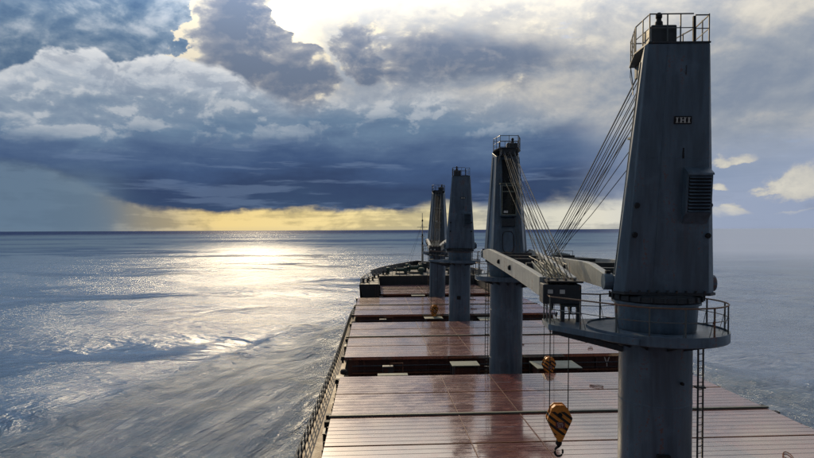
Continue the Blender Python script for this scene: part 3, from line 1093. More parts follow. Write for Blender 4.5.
    # vertical weld edges on the port and starboard sides
    for sgn in (-1, 1):
        i0, i1 = (1, 2) if sgn < 0 else (4, 3)
        a = (lerp3(i0, 0.02) * 0.62 + lerp3(i1, 0.02) * 0.38); b = (lerp3(i0, 0.97) * 0.62 + lerp3(i1, 0.97) * 0.38)
        MB().bar(a + Vector((sgn * 0.02, 0, 0)), b + Vector((sgn * 0.02, 0, 0)), 0.05, 0.08, (1, 0, 0)).build('edge_stiffener', 'crane', tower)
    for zz in (Zb + 2.4, Zb + 5.6):
        t = (zz - Zb) / (Zt - Zb); hw_ = 1.68 + (1.17 - 1.68) * t
        MB().bar((-hw_, yback(zz) - 0.004, zz), (hw_, yback(zz) - 0.004, zz), 0.016, 0.03).build('weld_seam', 'crane', tower)
    MB().bar((-0.55, yback(Zb + 0.2) - 0.004, Zb + 0.2), (-0.42, yback(Zt - 0.1) - 0.004, Zt - 0.1), 0.03, 0.016).build('weld_seam', 'crane', tower)
    # louvred ventilator on the back
    vz0, vz1 = CZ + 0.62, CZ + 2.18
    vx0, vx1 = 0.42, 1.42
    yb0 = yback(vz0); 
    prof = [(yback(vz0 - 0.45) + 0.02, vz0 - 0.45), (yback(vz0) - 0.42, vz0), (yback(vz1) - 0.40, vz1 - 0.04), (yback(vz1) - 0.52, vz1 - 0.06), (yback(vz1) - 0.50, vz1 + 0.02), (yback(vz1 + 0.32) + 0.02, vz1 + 0.30)]
    n = len(prof)
    vs = [(vx0, a, b) for a, b in prof] + [(vx1, a, b) for a, b in prof]
    fs = [(i, (i + 1) % n, n + (i + 1) % n, n + i) for i in range(n)] + [tuple(range(n - 1, -1, -1)), tuple(range(n, 2 * n))]
    vent = MB().add(vs, fs).build('ventilator', 'crane', root)
    MB().box(vx0 + 0.1, vx1 - 0.1, yback(vz0) - 0.445, yback(vz0) - 0.40, vz0 + 0.02, vz0 + 0.03).build('sill', 'crane_dark', vent)
    sl = None
    for k in range(11):
        z = vz0 + 0.06 + k * (vz1 - vz0 - 0.22) / 10
        yy = yback(vz0) - 0.42 + (yback(vz1) + 0.02 - yback(vz0)) * (z - vz0) / (vz1 - vz0)
        if sl is None: sl = MB().add([(vx0 + 0.08, 0, 0.05), (vx1 - 0.08, 0, 0.05), (vx1 - 0.08, -0.10, -0.02), (vx0 + 0.08, -0.10, -0.02),
                                      (vx0 + 0.08, 0, 0.065), (vx1 - 0.08, 0, 0.065), (vx1 - 0.08, -0.10, -0.005), (vx0 + 0.08, -0.10, -0.005)],
                                     [(0, 1, 2, 3), (7, 6, 5, 4), (0, 4, 5, 1), (1, 5, 6, 2), (2, 6, 7, 3), (3, 7, 4, 0)]).build('louvre_slat', 'crane', vent, loc=(0, yy, z))
        else: like(sl, vent, (0, yy, z))
    MB().add([(vx0 + 0.07, yback(vz0) - 0.426, vz0 + 0.02), (vx1 - 0.07, yback(vz0) - 0.426, vz0 + 0.02), (vx1 - 0.07, yback(vz1) - 0.408, vz1 - 0.12), (vx0 + 0.07, yback(vz1) - 0.408, vz1 - 0.12)], [(0, 1, 2, 3)]).build('louvre_shade', 'black', vent)  # black sheet painted as the shade behind the slats
    # maker's plate: three serif letters
    pz = CZ + 4.32
    ang = math.atan2(-1.10, Zt - Zb)
    py = yback(pz)
    plate = MB().box(-0.34, 0.34, -0.03, 0.0, -0.155, 0.155).build('maker_plate', 'black', root, loc=(0.28, py - 0.005, pz))
    plate.rotation_euler = (-ang * 1.0, 0, 0)
    def letter(kind, cx):
        mb = MB(); y0, y1 = -0.040, -0.0301
        def st(x): 
            mb.box(x - 0.026, x + 0.026, y0, y1, -0.105, 0.105)
            mb.box(x - 0.055, x - 0.0261, y0, y1, 0.08, 0.105); mb.box(x + 0.0261, x + 0.055, y0, y1, 0.08, 0.105)
            mb.box(x - 0.055, x - 0.0261, y0, y1, -0.105, -0.08); mb.box(x + 0.0261, x + 0.055, y0, y1, -0.105, -0.08)
        if kind == 'I': st(cx)
        else:
            st(cx - 0.075); st(cx + 0.075); mb.box(cx - 0.0489, cx + 0.0489, y0, y1, -0.018, 0.018)
        mb.build('letter_' + kind.lower(), 'white', plate)
    letter('I', -0.23); letter('H', 0.0); letter('I', 0.23)
    # pins, slots, marks
    pin = None
    for (x, z) in ((-1.36, CZ + 0.92), (1.50, CZ + 0.95), (-1.40, CZ - 0.28), (1.50, CZ - 0.28)):
        loc = (x, yback(z) + (0.0 if x < 0 else 0.0), z)
        if pin is None: pin = MB().lathe([(0.10, -0.12), (0.12, -0.06), (0.07, 0.05)], 10, axis='y').build('pin_cap', 'black', tower, loc=loc)
        else: like(pin, tower, loc)
    MB().box(0.34, 0.40, yback(CZ + 3.05) - 0.02, yback(CZ + 3.05) + 0.1, CZ + 2.82, CZ + 3.25).build('slot', 'black', tower)
    MB().box(0.30, 0.33, yback(CZ + 6.3) - 0.03, yback(CZ + 6.3) + 0.1, CZ + 6.1, CZ + 6.45).build('bracket', 'crane_dark', tower)
    # --- jib side: dark slot panel, cab, door
    def onf(x, z, d=0.0): return (x, yfront(z) + d, z)
    MB().loft([onf(-0.45, Zf - 5.2, 0.02), onf(0.45, Zf - 5.2, 0.02), onf(0.45, Zf - 5.2, -0.2), onf(-0.45, Zf - 5.2, -0.2)],
              [onf(-0.45, Zf - 0.3, 0.03), onf(0.45, Zf - 0.3, 0.03), onf(0.45, Zf - 0.3, -0.2), onf(-0.45, Zf - 0.3, -0.2)]).build('slot_shade', 'black', tower)  # black panel painted as the shade inside the open sheave slot
    for sx in (-0.62, 0.62):
        MB().bar(onf(sx, Zb + 0.4, 0.05), onf(sx * 0.95, Zf - 0.1, 0.06), 0.10, 0.12, (0, 1, 0)).build('front_stiffener', 'crane', tower)
    # operator's cab with light frame
    cz0, cz1 = CZ + 1.15, CZ + 4.05
    cyb = yfront(cz1) - 0.1
    cyf = yfront(cz0) + 0.55
    cab = MB().box(-0.80, 0.72, cyb, cyf, cz0, cz1).build('operator_cab', 'crane', root, bevel=0.03)
    fr = MB()
    fr.box(-0.72, -0.62, cyf + 0.003, cyf + 0.06, cz0 + 0.1, cz1 - 0.1); fr.box(0.54, 0.64, cyf + 0.003, cyf + 0.06, cz0 + 0.1, cz1 - 0.1)
    fr.box(-0.618, 0.538, cyf + 0.003, cyf + 0.06, cz1 - 0.2, cz1 - 0.1); fr.box(-0.618, 0.538, cyf + 0.003, cyf + 0.06, cz0 + 0.1, cz0 + 0.2)
    fr.box(-0.618, 0.538, cyf + 0.003, cyf + 0.05, cz1 - 0.72, cz1 - 0.62)
    fr.build('window_frame', 'pale', cab)
    MB().box(-0.62, 0.54, cyf + 0.001, cyf + 0.02, cz0 + 0.2, cz1 - 0.2).build('window_pane', 'glass', cab)
    MB().box(-0.85, 0.77, cyb, cyf + 0.18, cz1 + 0.002, cz1 + 0.09).build('cab_roof', 'pale', cab)
    MB().box(0.05, 0.42, cyf + 0.061, cyf + 0.10, cz0 + 0.3, cz0 + 0.5).build('lamp', 'white', cab)
    # winch covers below the cab
    MB().box(-0.62, 0.56, yfront(CZ + 0.9) - 0.1, yfront(CZ + 0.2) + 0.28, CZ + 0.25, CZ + 0.95).build('winch_cover', 'crane_dark', root, bevel=0.04)
    # oval door
    dz = CZ - 1.15
    mb = MB()
    pts = []
    for k in range(24):
        t = 2 * math.pi * k / 24
        cxx = 0.5 * (abs(math.cos(t)) ** 0.55) * (1 if math.cos(t) >= 0 else -1)
        czz = 0.95 * (abs(math.sin(t)) ** 0.55) * (1 if math.sin(t) >= 0 else -1)
        pts.append((cxx, yfront(dz + czz) + 0.03, dz + czz))
    door = MB().tube(pts, 0.045, 6, closed=True).build('door_frame', 'crane_dark', root)
    MB().loft([(p[0] * 0.97, p[1] - 0.05, p[2]) for p in pts], [(p[0] * 0.97, p[1] - 0.01, p[2]) for p in pts]).build('door', 'crane', door)
    # ladder up the port side of the front
    lad = MB()
    for sx in (-1.02, -0.72): lad.bar(onf(sx, Zb + 0.3, 0.16), onf(sx * 0.8, Zf - 0.2, 0.16), 0.04, 0.04)
    for k in range(28):
        z = Zb + 0.5 + k * 0.32
        if z < Zf - 0.3:
            f = 1 - 0.2 * (z - Zb) / (Zf - Zb)
            lad.bar(onf(-1.02 * f, z, 0.16), onf(-0.72 * f, z, 0.16), 0.025, 0.025)
    lad.build('tower_ladder', 'rail', root)
    # --- top works
    cat = [(-1.20, -2.45), (-1.28, -0.9), (-0.85, 1.25), (0.85, 1.25), (1.28, -0.9), (1.20, -2.45)]
    tp = MB().prism(cat, Zt + 0.004, Zt + 0.06).build('top_platform', 'crane_dark', root)
    MB().box(-0.65, 0.65, -0.45, 1.1, Zt - 0.55, Zt + 0.0).build('sheave_housing', 'crane_dark', tp)
    mach = MB().box(-1.02, -0.02, -2.25, -1.1, Zt + 0.062, Zt + 0.80).build('machinery_box', 'crane_dark', root, bevel=0.06)
    MB().box(0.10, 0.95, -1.9, -0.6, Zt + 0.062, Zt + 0.16).build('cover_plate', 'crane', tp)
    MB().lathe([(0.17, 0.78), (0.15, 1.0), (0.10, 1.06), (0.10, 1.15), (0.13, 1.18), (0.13, 1.30), (0.07, 1.38)], 12, (-0.62, -1.9, Zt)).build('lamp_post', 'black', mach, smooth=True)
    for k in range(4):
        MB().lathe([(0.07, 0.80), (0.05, 0.88)], 8, (-0.85 + k * 0.22, -1.4, Zt)).build('knob', 'black', mach)
    zt = Zt + 0.06
    tr = lambda z: [(-0.80, 1.20, z), (-1.22, -0.9, z), (-1.14, -2.40, z), (0.55, -2.40, z)]
    rail2 = MB().tube(tr(zt + 1.10), 0.030, 5).build('top_railing', 'rail', root)
    MB().tube(tr(zt + 0.55), 0.022, 5).build('mid_rail', 'rail', rail2)
    tr2 = lambda z, k: [(0.62, -2.38, z), (1.15, -2.38, z), (1.22, -0.9, z), (0.80, 1.20, z), (-0.80, 1.20, z)]
    MB().tube(tr2(zt + 1.05, 0), 0.030, 5).build('top_rail', 'rail', rail2)
    MB().tube(tr2(zt + 0.52, 0), 0.022, 5).build('mid_rail', 'rail', rail2)
    pst = None
    for (x, y) in ((-0.80, 1.20), (-0.95, 0.45), (-1.08, -0.25), (-1.22, -0.9), (-1.18, -1.7), (-1.14, -2.40), (-0.45, -2.4), (0.05, -2.4), (1.15, -2.38), (1.19, -1.65), (1.22, -0.9), (1.05, -0.0), (0.80, 1.20), (0, 1.2)):
        if pst is None: pst = MB().box(-0.022, 0.022, -0.022, 0.022, 0, 1.1).build('post', 'rail', rail2, loc=(x, y, zt))
        else: like(pst, rail2, (x, y, zt))
    MB().box(0.52, 0.62, -2.45, -2.35, zt + 0.0, zt + 1.0).build('stout_post', 'black', rail2)
    for sx in (-1, 1):     # hanging ladder hoops at the jib end
        MB().tube([(sx * 0.80, 1.20, zt), (sx * 0.78, 0.9, zt - 0.9), (sx * 0.95, 0.3, zt - 1.5)], 0.022, 5).build('brace', 'rail', tp)
        MB().tube([(sx * 0.80, 1.20, zt + 0.5), (sx * 0.80, 1.22, zt - 0.5), (sx * 0.9, 0.5, zt - 1.2)], 0.018, 5).build('brace', 'rail', tp)
    # rope sheaves in the head
    for k, sx in enumerate((-0.42, -0.14, 0.14, 0.42)):
        MB().lathe([(0.20, -0.06), (0.34, -0.06), (0.34, 0.06), (0.20, 0.06)], 20, (sx, 0.75, Zt - 0.35), 'x').build('sheave', 'black', tp)
    # --- jib: two box girders from the hinge pins to a common head
    HL = 27.0
    z0, z1 = CZ - 2.30, CZ - 2.85
    jib = empty('jib', (0, 0, 0)); jib.parent = root
    for sgn in (-1, 1):
        rows = []
        for t, hh, dz_ in ((0.0, 0.62, 0), (0.13, 0.98, 0.14), (0.20, 1.04, 0.16), (0.72, 1.00, 0.12), (0.86, 0.96, 0.06), (0.975, 0.92, 0.0)):
            y = 0.02 + t * (HL - 0.02)
            x = sgn * (2.04 + (0.72 - 2.04) * min(1, t / 0.96))
            z = z0 + (z1 - z0) * t + dz_
            w = 0.17
            rows.append([(x - w, y, z - hh / 2), (x + w, y, z - hh / 2), (x + w, y, z + hh / 2), (x - w, y, z + hh / 2)])
        mb = MB(); vs = [p for r_ in rows for p in r_]; fs = [(3, 2, 1, 0)]
        for i in range(len(rows) - 1):
            a, b = i * 4, (i + 1) * 4
            for j in range(4): fs.append((a + j, a + (j + 1) % 4, b + (j + 1) % 4, b + j))
        e = (len(rows) - 1) * 4; fs.append((e, e + 1, e + 2, e + 3))
        g = mb.add(vs, fs).build('girder', 'jib', jib, bevel=0.02)
        for t in (0.42, 0.62):
            y = 0.45 + t * (HL - 0.45); x = sgn * (2.04 + (0.72 - 2.04) * t / 0.96 + 0.17)
            MB().lathe([(0.17, 0.0), (0.17, 0.10 * sgn), (0.09, 0.16 * sgn)], 14, (x, y, z0 + (z1 - z0) * t + 0.12), 'x').build('lug', 'black', jib)
        # hinge drum
        MB().lathe([(0.34, -0.20), (0.36, -0.16), (0.36, 0.16), (0.34, 0.20)], 24, (sgn * 2.12, -0.30, z0), 'x').build('hinge_pin', 'crane', root)
        MB().loft([(sgn * 1.5, -0.7, z0 - 0.35), (sgn * 1.5, 0.2, z0 - 0.35), (sgn * 1.5, 0.2, z0 + 0.35), (sgn * 1.5, -0.7, z0 + 0.35)],
                  [(sgn * 1.93, -0.55, z0 - 0.25), (sgn * 1.93, -0.05, z0 - 0.25), (sgn * 1.93, -0.05, z0 + 0.25), (sgn * 1.93, -0.55, z0 + 0.25)]).build('hinge_bracket', 'crane', root)
        MB().box(sgn * 2.12 - 0.10, sgn * 2.12 + 0.10, -0.40, -0.20, z0 + 0.362, z0 + 0.46).build('cap', 'black', root)
    tie = None
    for t in (0.16, 0.36, 0.56, 0.76):
        y = 0.45 + t * (HL - 0.45); x = 2.04 + (0.72 - 2.04) * t / 0.96 - 0.175
        MB().box(-x, x, y - 0.18, y + 0.18, z0 - 0.40, z0 + 0.30).build('cross_beam', 'crane_dark', jib)
    for t0, t1 in ((0.16, 0.36), (0.36, 0.56), (0.56, 0.76)):
        ya, yb_ = 0.45 + t0 * 26.55, 0.45 + t1 * 26.55
        xa = 2.04 - 1.32 * t0 / 0.96 - 0.2; xb = 2.04 - 1.32 * t1 / 0.96 - 0.2
        MB().tube([(-xa, ya + .2, z0 - 0.1), (xb, yb_ - .2, z0 - 0.1)], 0.07, 8).build('diagonal', 'crane_dark', jib)
    # pale sloping strips near the head, standing in for sunlit ropes and mesh
    mb = MB()
    for k in range(7):
        x0 = -0.50 + k * 0.15
        mb.add([(x0, 20.6, z1 + 0.50), (x0 + 0.10, 20.7, z1 + 1.15 - 0.03 * k), (x0 + 0.12, 25.6, z1 + 0.50), (x0 + 0.02, 25.6, z1 + 0.40),
                (x0 + 0.015, 20.6, z1 + 0.47), (x0 + 0.115, 20.7, z1 + 1.12 - 0.03 * k), (x0 + 0.135, 25.6, z1 + 0.47), (x0 + 0.035, 25.6, z1 + 0.37)],
               [(0, 1, 2, 3), (7, 6, 5, 4), (0, 4, 5, 1), (1, 5, 6, 2), (2, 6, 7, 3), (3, 7, 4, 0)])
    mb.build('lit_rope_strips', 'ropelit', jib)
    mb = MB()
    mb.box(-0.50, 0.50, 19.8, 25.8, z1 + 0.32, z1 + 0.38)
    mb.build('top_walkway', 'jib', jib)
    for sx in (-0.55, 0.55):
        MB().tube([(sx, 19.9, z1 + 0.4), (sx, 19.9, z1 + 1.2), (sx, 25.6, z1 + 1.05), (sx, 25.6, z1 + 0.4)], 0.02, 5).build('walkway_rail', 'rail', jib)
    # head block
    hb = MB()
    hb.box(-0.88, 0.88, 26.25, 27.45, z1 - 0.70, z1 + 0.22)
    head = hb.build('jib_head', 'crane_dark', jib, bevel=0.05)
    MB().box(-0.95, 0.70, 26.35, 27.50, z1 + 0.30, z1 + 0.38).build('head_plate', 'black', head)
    for sx in (-0.7, -0.3, 0.1, 0.5):
        MB().lathe([(0.10, -0.05), (0.40, -0.05), (0.40, 0.05), (0.10, 0.05)], 22, (sx + 0.1, 27.0, z1 + 0.12), 'x').build('sheave', 'black', head)
    for sx in (-0.42, 0.42):
        MB().lathe([(0.10, -0.05), (0.34, -0.05), (0.34, 0.05), (0.10, 0.05)], 22, (sx, 27.0, z1 - 0.70), 'x').build('sheave', 'crane_dark', head)
    for k, sx in enumerate((-0.1, 0.45)):
        MB().box(sx, sx + 0.22, 27.455, 27.56, z1 - 0.20, z1 - 0.02).build('floodlight', 'white', head)
    # head tips and hanging eyes
    for sx in (-0.6, -0.25):
        MB().box(sx, sx + 0.1, 27.0, 27.1, z1 - 0.85, z1 - 0.702).build('eye', 'white', head)
    # luffing ropes
    for k, sx in enumerate((-0.46, -0.36, -0.18, -0.06, 0.10, 0.22, 0.40, 0.50)):
        a = (sx, 0.95, Zt - 0.25 - 0.05 * (k % 3)); b = (sx * 1.35, 26.6 - 0.25 * (k % 2), z1 + 0.42)
        pts = []
        for i in range(7):
            t = i / 6; p = Vector(a).lerp(Vector(b), t); p.z -= 0.18 * math.sin(math.pi * t); pts.append(p)
        MB().tube(pts, 0.022 if k % 4 else 0.034, 5).build('luffing_rope', 'wire' if k % 3 else 'wirelit', root)
    for k, sx in enumerate((-0.30, 0.02, 0.30)):
        a = (sx, -0.35, Zt - 1.6 - 0.5 * k); b = (sx, 26.3, z1 + 0.42)
        MB().tube([a, Vector(a).lerp(Vector(b), 0.5) - Vector((0, 0, 0.2)), b], 0.022, 5).build('hoist_rope', 'wire', root)
    # ladder down the pedestal (starboard side seen from aft)
    lad = MB()
    t = R(-12)
    bx, by = 1.72 * math.cos(t), 1.72 * math.sin(t)
    tx, ty = -math.sin(t), math.cos(t)
    for e in (0.0, 0.0):
        pass
    x1, y1, x2, y2 = 1.60, -0.55, 1.86, -0.42
    lad.box(x1 - 0.03, x1 + 0.03, y1 - 0.03, y1 + 0.03, 0.0, 9.74)
    lad.box(x2 - 0.03, x2 + 0.03, y2 - 0.03, y2 + 0.03, 0.0, 9.74)
    for k in range(31):
        lad.bar((x1, y1, 0.3 + k * 0.30), (x2, y2, 0.3 + k * 0.30), 0.03, 0.03)
    for z in (1.5, 4.5, 7.6):
        lad.bar((x1, y1, z), (1.45, -0.3, z), 0.04, 0.04)
        lad.box(x1 - 0.09, x2 + 0.05, y1 - 0.06, y2 + 0.03, z - 0.04, z + 0.04)
    lad.build('pedestal_ladder', 'crane_dark', root)
    return root


def hoist_falls(root, length):
    """the two falls from the jib head down to the hook block"""
    for sx in (-0.40, 0.46):
        MB().tube([(sx, 27.0, 14.3 - 2.85 - 0.8), (sx, 27.0, 14.3 - 2.85 - 0.8 - length)], 0.024, 6).build('hoist_fall', 'wire', root)


SLEW = [-7.0, 180 - 7.3, -7.0, 180 - 7.0]
CL = ['largest grey deck crane nearest the camera, vent and maker plate on its back',
      'second grey deck crane from the camera, facing it with pale jib stretched towards it',
      'third grey deck crane from the camera, back turned, jib pointing at the farthest crane',
      'farthest grey deck crane, beside the slim foremast near the bow']
CXS = [12.04, 12.05, 12.0, 12.0]
CMAT = [Matrix.Translation((CXS[i], CRANES[i], DECK)) @ Matrix.Rotation(R(0.85), 4, 'Y') @ Matrix.Rotation(R(SLEW[i]), 4, 'Z') for i in range(4)]
first = crane()
cr = [first] + [copy_tree(first) for _ in range(3)]
for i, o in enumerate(cr):
    o.matrix_world = CMAT[i]
    o['label'] = CL[i]


# ------------------------------------------------------------------ hook blocks
def hook_block():
    root = empty('hook_block', (0, 0, 0), 0, 'x', 'crane hook', 'striped hook blocks hanging from the jibs')
    # kite-shaped cheek plates, origin at the fall line, hanging down (-z)
    poly = [(-0.20, -0.02), (0.20, -0.02), (0.36, -0.16), (0.58, -0.62), (0.56, -0.74), (0.14, -1.62), (0.05, -1.72), (-0.08, -1.72), (-0.16, -1.62), (-0.56, -0.78), (-0.58, -0.66), (-0.36, -0.16)]
    mb = MB()
    a = [(p[0], -0.24, p[1]) for p in poly]; b = [(p[0], -0.19, p[1]) for p in poly]
    mb.loft(a, b)
    a = [(p[0], 0.19, p[1]) for p in poly]; b = [(p[0], 0.24, p[1]) for p in poly]
    mb.loft(a, b)
    inner = [(p[0] * 0.93, -0.86 + (p[1] + 0.86) * 0.95) for p in poly]
    mb.loft([(p[0], -0.188, p[1]) for p in inner], [(p[0], 0.188, p[1]) for p in inner])
    body = mb.build('cheek_plate', 'hook', root)
    for sx in (-0.0,):
        MB().lathe([(0.10, -0.30), (0.10, 0.30)], 14, (0.0, 0, -0.46), 'y').build('sheave_pin', 'black', root)
    pl = MB().box(-0.20, 0.22, -0.262, -0.243, -1.08, -0.80).build('load_plate', 'redplate', root)
    # characters of the load plate
    fd = bpy.data.curves.new('load_text', 'FONT')
    fd.body = 'SWL\n30.T'; fd.size = 0.155; fd.align_x = 'CENTER'; fd.extrude = 0.003; fd.space_line = 0.78
    tmp = bpy.data.objects.new('load_text', fd)
    me = bpy.data.meshes.new_from_object(tmp)
    bpy.data.objects.remove(tmp)
    me.materials.clear(); me.materials.append(M['white'])
    fo = bpy.data.objects.new('load_text', me); COL.objects.link(fo)
    fo.parent = pl; fo.location = (0.01, -0.267, -0.925); fo.rotation_euler = (R(90), 0, 0)
    # swivel and hook
    MB().lathe([(0.10, 0), (0.15, -0.06), (0.15, -0.20), (0.09, -0.28), (0.06, -0.34)], 14, (-0.01, 0, -1.70)).build('swivel', 'black', root, smooth=True)
    pts = []
    for k in range(13):
        t = R(100 + k * 24.0)
        pts.append((-0.01 + 0.19 * math.cos(t), 0, -2.26 + 0.22 * math.sin(t)))
    hk = MB().tube([(-0.01, 0, -2.0)] + pts, 0.06, 8, r1=0.045).build('hook', 'black', root, smooth=True)
    return root


def local_to_world(i, p):
    return CMAT[i] @ Vector(p)


hk = hook_block()
hooks = [(1, 4.62, 'large black and orange striped hook block hanging in front of the nearest hatch cover'),
         (0, 7.55, 'smaller striped hook block hanging just beyond the nearest hatch cover'),
         (3, 7.3, 'tiny striped hook block far off beside the third crane pedestal')]
for k, (ci, ln, lab) in enumerate(hooks):
    o = hk if k == 0 else copy_tree(hk)
    o['label'] = lab
    hoist_falls(cr[ci], ln + 0.5)
    p = local_to_world(ci, (0.03, 27.0, 14.3 - 2.85 - 0.8 - ln))
    o.location = p
    o.rotation_euler = (0, 0, R((-4, 8, 20)[k]))


# ------------------------------------------------------------------ things on the cross decks between the hatches
def pale_table(name, loc, w, d, h, label, group):
    root = empty(name, loc, 0, label, 'platform', group)
    MB().box(-w / 2, w / 2, -d / 2, d / 2, h - 0.10, h).build('top_plate', 'pale', root, bevel=0.02)
    leg = None
    for sx in (-1, 1):
        for sy in (-1, 1):
            q = (sx * (w / 2 - 0.12), sy * (d / 2 - 0.12), 0)
            if leg is None: leg = MB().box(-0.07, 0.07, -0.07, 0.07, 0, h - 0.105).build('leg', 'crane_dark', root, loc=q)
            else: like(leg, root, q)
    MB().box(-w / 2 + 0.3, w / 2 - 0.3, -d / 2 + 0.3, d / 2 - 0.3, 0.1, h - 0.25).build('tank', 'hullred', root, bevel=0.04)
    return root


GAPN = ['second', 'third', 'farthest']
for gi, yc in enumerate(CRANES[1:]):
    pale_table('deck_platform', (8.5, yc + 1.35, DECK), 2.6, 1.9, 1.72, 'pale topped box on legs to port of the %s crane pedestal' % GAPN[gi], 'pale topped platforms between hatches')
    if gi < 2:
        pale_table('deck_platform', (17.1, yc + 1.30, DECK), 4.2, 3.1, 1.50, 'wide pale topped platform to starboard of the %s crane pedestal' % GAPN[gi], 'pale topped platforms between hatches')
        if gi == 0: pale_table('deck_platform', (1.6, yc - 3.0, DECK), 2.6, 0.8, 1.86, 'narrow pale platform edge showing at the port side, level with the %s crane' % GAPN[gi], 'pale topped platforms between hatches')
    # hydraulic cabinet beside the waist in the dark gap
    root = empty('hydraulic_cabinet', (1.3, yc + 1.6, DECK), 0, 'dark hydraulic cabinet with a pipe in the gap to port of the %s crane' % GAPN[gi], 'cabinet', 'hydraulic cabinets on the cross decks')
    MB().box(-0.5, 0.5, -0.35, 0.35, 0, 1.55).build('housing', 'crane_dark', root, bevel=0.04)
    MB().tube([(0.2, 0, 1.5), (0.2, 0, 1.78), (1.4, 0, 1.78), (1.4, 0, 0.05)], 0.05, 8).build('pipe', 'rust', root)
    MB().box(-0.42, -0.02, -0.375, -0.352, 0.2, 1.4).build('door', 'hullred', root)

# ventilator posts and vent heads along the port walkway
def vent_post():
    root = empty('air_vent', (0, 0, 0), 0, 'x', 'vent', 'air vents standing along the port walkway')
    MB().lathe([(0.16, 0), (0.16, 0.04), (0.10, 0.05), (0.10, 1.25)], 14).build('pipe', 'crane_dark', root, smooth=True)
    MB().lathe([(0.12, 1.20), (0.30, 1.26), (0.32, 1.50), (0.20, 1.66), (0.05, 1.70)], 16).build('hood', 'black', root, smooth=True)
    return root


vp = vent_post()
spots = [(-2.72, 43.6, 'nearest of the dark hooded vents on the port walkway'), (-2.75, 54.6, 'dark hooded vent on the port walkway level with the second crane'),
         (-2.75, 72.5, 'dark hooded vent on the port walkway beside the second hatch'), (-2.75, 83.2, 'dark hooded vent on the port walkway level with the third crane')]
for k, (x, y, lab) in enumerate(spots):
    o = vp if k == 0 else copy_tree(vp)
    o.location = (x, y, DECK); o['label'] = lab


def locker(x, y, w, d, h, label):
    root = empty('deck_locker', (x, y, DECK), 0, label, 'locker', 'lockers beside the hatch coaming')
    MB().box(-w / 2, w / 2, -d / 2, d / 2, 0.05, h).build('body', 'black', root, bevel=0.04)
    MB().box(-w / 2 - 0.03, w / 2 + 0.03, -d / 2 - 0.03, d / 2 + 0.03, h + 0.002, h + 0.06).build('lid', 'crane_dark', root)
    MB().tube([(0, -d / 2 - 0.02, h * 0.6), (0, -d / 2 - 0.10, h * 0.6), (0, -d / 2 - 0.10, h * 0.4), (0, -d / 2 - 0.02, h * 0.4)], 0.015, 5).build('handle', 'rust', root)


locker(-2.95, 38.9, 0.62, 1.4, 1.35, 'dark locker against the port side of the nearest hatch, nearest the camera')
locker(-2.95, 52.2, 0.6, 1.3, 1.5, 'dark locker at the port end of the gap before the second crane')
locker(-2.95, 66.5, 0.6, 1.2, 1.5, 'dark locker against the port side of the second hatch')


# ------------------------------------------------------------------ forecastle machinery and foremast
def winch(loc, label, big=1.0):
    root = empty('mooring_winch', loc, 0, label, 'winch', 'mooring winches on the forecastle')
    MB().lathe([(0.75, -0.9), (0.75, -0.82), (0.42, -0.80), (0.42, 0.80), (0.75, 0.82), (0.75, 0.9)], 20, (0, 0, 1.0), 'x').build('drum', 'green', root, smooth=True)
    MB().box(0.95, 1.55, -0.5, 0.5, 0.3, 1.6).build('gearbox', 'green', root, bevel=0.08)
    MB().lathe([(0.34, 0), (0.24, 0.2), (0.24, 0.45), (0.36, 0.62)], 16, (-1.65, 0, 1.0), 'x').build('warping_head', 'crane_dark', root, smooth=True)
    MB().box(-1.2, 1.6, -0.7, 0.7, 0, 0.25).build('bed', 'crane_dark', root)
    for sx in (-1.02, 0.92):
        MB().add([(sx - 0.05, -0.6, 0.25), (sx + 0.05, -0.6, 0.25), (sx + 0.05, 0.6, 0.25), (sx - 0.05, 0.6, 0.25), (sx - 0.05, -0.12, 1.3), (sx + 0.05, -0.12, 1.3), (sx + 0.05, 0.12, 1.3), (sx - 0.05, 0.12, 1.3)],
                 [(3, 2, 1, 0), (4, 5, 6, 7), (0, 1, 5, 4), (1, 2, 6, 5), (2, 3, 7, 6), (3, 0, 4, 7)]).build('bearing_stand', 'green', root)
    return root


w0 = winch((6.2, 139.5, FCS), 'green mooring winch at the port side of the forecastle')
for loc, lab, rz, sc in (((9.6, 142.5, FCS), 'green mooring winch just to port of the foremast', 0.2, 1.25), ((14.8, 141.5, FCS), 'green mooring winch to starboard of the foremast', -0.2, 1.2), ((18.4, 139.0, FCS), 'green mooring winch at the starboard side of the forecastle', 0.0, 1.0)):
    o = copy_tree(w0); o.location = loc; o['label'] = lab; o.rotation_euler = (0, 0, rz); o.scale = (sc,) * 3


def bollard(loc, label):
    root = empty('mooring_bollard', loc, 0.3, label, 'bollard', 'double bollards on the forecastle')
    MB().box(-0.75, 0.75, -0.3, 0.3, 0, 0.08).build('base', 'black', root)
    for sx in (-0.42, 0.42):
        MB().lathe([(0.20, 0.08), (0.18, 0.7), (0.24, 0.78), (0.24, 0.84)], 14, (sx, 0, 0)).build('bitt', 'black', root, smooth=True)
    return root


b0 = bollard((-1.6, 117.5, FCS), 'black double bollard on the raised port corner nearest the railing')
for loc, lab in (((-0.6, 121.5, FCS), 'black double bollard second along the port side of the forecastle'), ((0.6, 129.0, FCS), 'black double bollard third along the port side of the forecastle'), ((2.6, 137.5, FCS), 'black double bollard at the port foot of the forecastle railing'),
                 ((25.4, 118, FCS), 'black double bollard on the raised starboard corner'), ((22.4, 136.5, FCS), 'black double bollard at the starboard foot of the forecastle railing')):
    o = copy_tree(b0); o.location = loc; o['label'] = lab

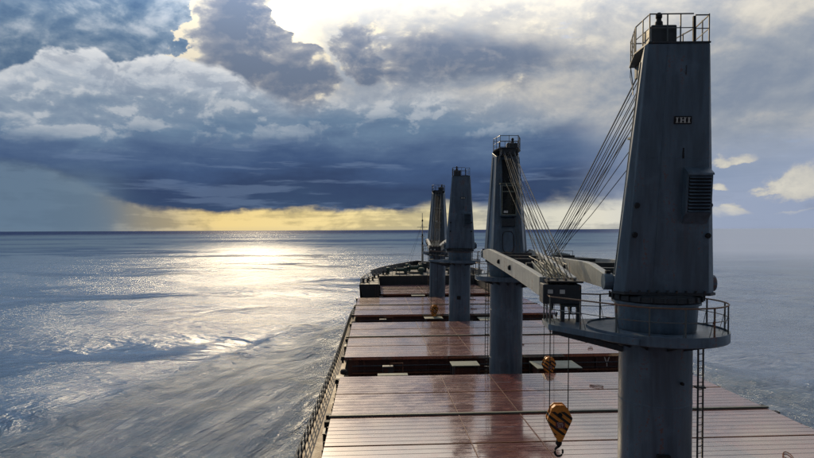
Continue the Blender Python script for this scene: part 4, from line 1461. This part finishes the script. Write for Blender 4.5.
# vents and stores on the forecastle
for k, (x, y, h, r_) in enumerate(((3.4, 141.5, 1.5, 0.55), (8.2, 146.0, 2.1, 0.5), (11.0, 137.8, 1.6, 0.7), (16.5, 145.0, 1.9, 0.5))):
    root = empty('mushroom_vent', (x, y, FCS), 0, ('squat mushroom vent at the port end of the winches', 'taller mushroom vent behind the port winches', 'stout mushroom vent in front of the foremast foot', 'mushroom vent to starboard of the foremast')[k], 'vent', 'mushroom vents on the forecastle')
    MB().lathe([(r_ * 0.6, 0), (r_ * 0.6, h * 0.7)], 16).build('trunk_pipe', 'green', root, smooth=True)
    MB().lathe([(r_, h * 0.62), (r_ * 1.05, h * 0.72), (r_ * 0.8, h * 0.95), (r_ * 0.2, h)], 16).build('cap', 'green', root, smooth=True)

mast = empty('foremast', (12.0, 147.0, FCS), 0, 'slim pale foremast with cross-arms standing on the forecastle', 'mast')
MB().tube([(0, 0, 0), (0, 0, 9.0)], 0.30, 12, r1=0.20).build('lower_pole', 'cream', mast, smooth=True)
MB().tube([(0, 0, 9.0), (0, 0, 14.4)], 0.14, 10, r1=0.07).build('upper_pole', 'cream', mast, smooth=True)
MB().box(-0.75, 0.75, -0.35, 0.35, 8.6, 8.72).build('lamp_platform', 'cream', mast)
MB().bar((-1.3, 0, 10.9), (1.3, 0, 10.9), 0.12, 0.12).build('yard', 'cream', mast)
MB().bar((-0.7, 0, 6.6), (0.7, 0, 6.6), 0.10, 0.10).build('yard', 'cream', mast)
for z in (8.75, 12.3, 6.7):
    MB().lathe([(0.16, z), (0.19, z + 0.08), (0.19, z + 0.38), (0.1, z + 0.5)], 10, (0.0, -0.32, 0)).build('lamp', 'black', mast)
MB().box(-0.95, 0.95, -0.9, 0.9, 0, 2.1).build('mast_house', 'crane_dark', mast, bevel=0.06)
for sx, sy in ((-5.0, -6.0), (5.0, -6.0), (-3.0, 8), (3.0, 8)):
    MB().tube([(0, 0, 11.8), (sx, sy, 0.3)], 0.025, 4).build('stay_wire', 'wire', mast)
lad = MB()
for sx in (-0.16, 0.16): lad.box(sx - 0.02, sx + 0.02, -0.42, -0.38, 2.1, 8.6)
for k in range(20): lad.box(-0.14, 0.14, -0.41, -0.39, 2.3 + k * 0.31, 2.33 + k * 0.31)
lad.build('ladder', 'crane_dark', mast)
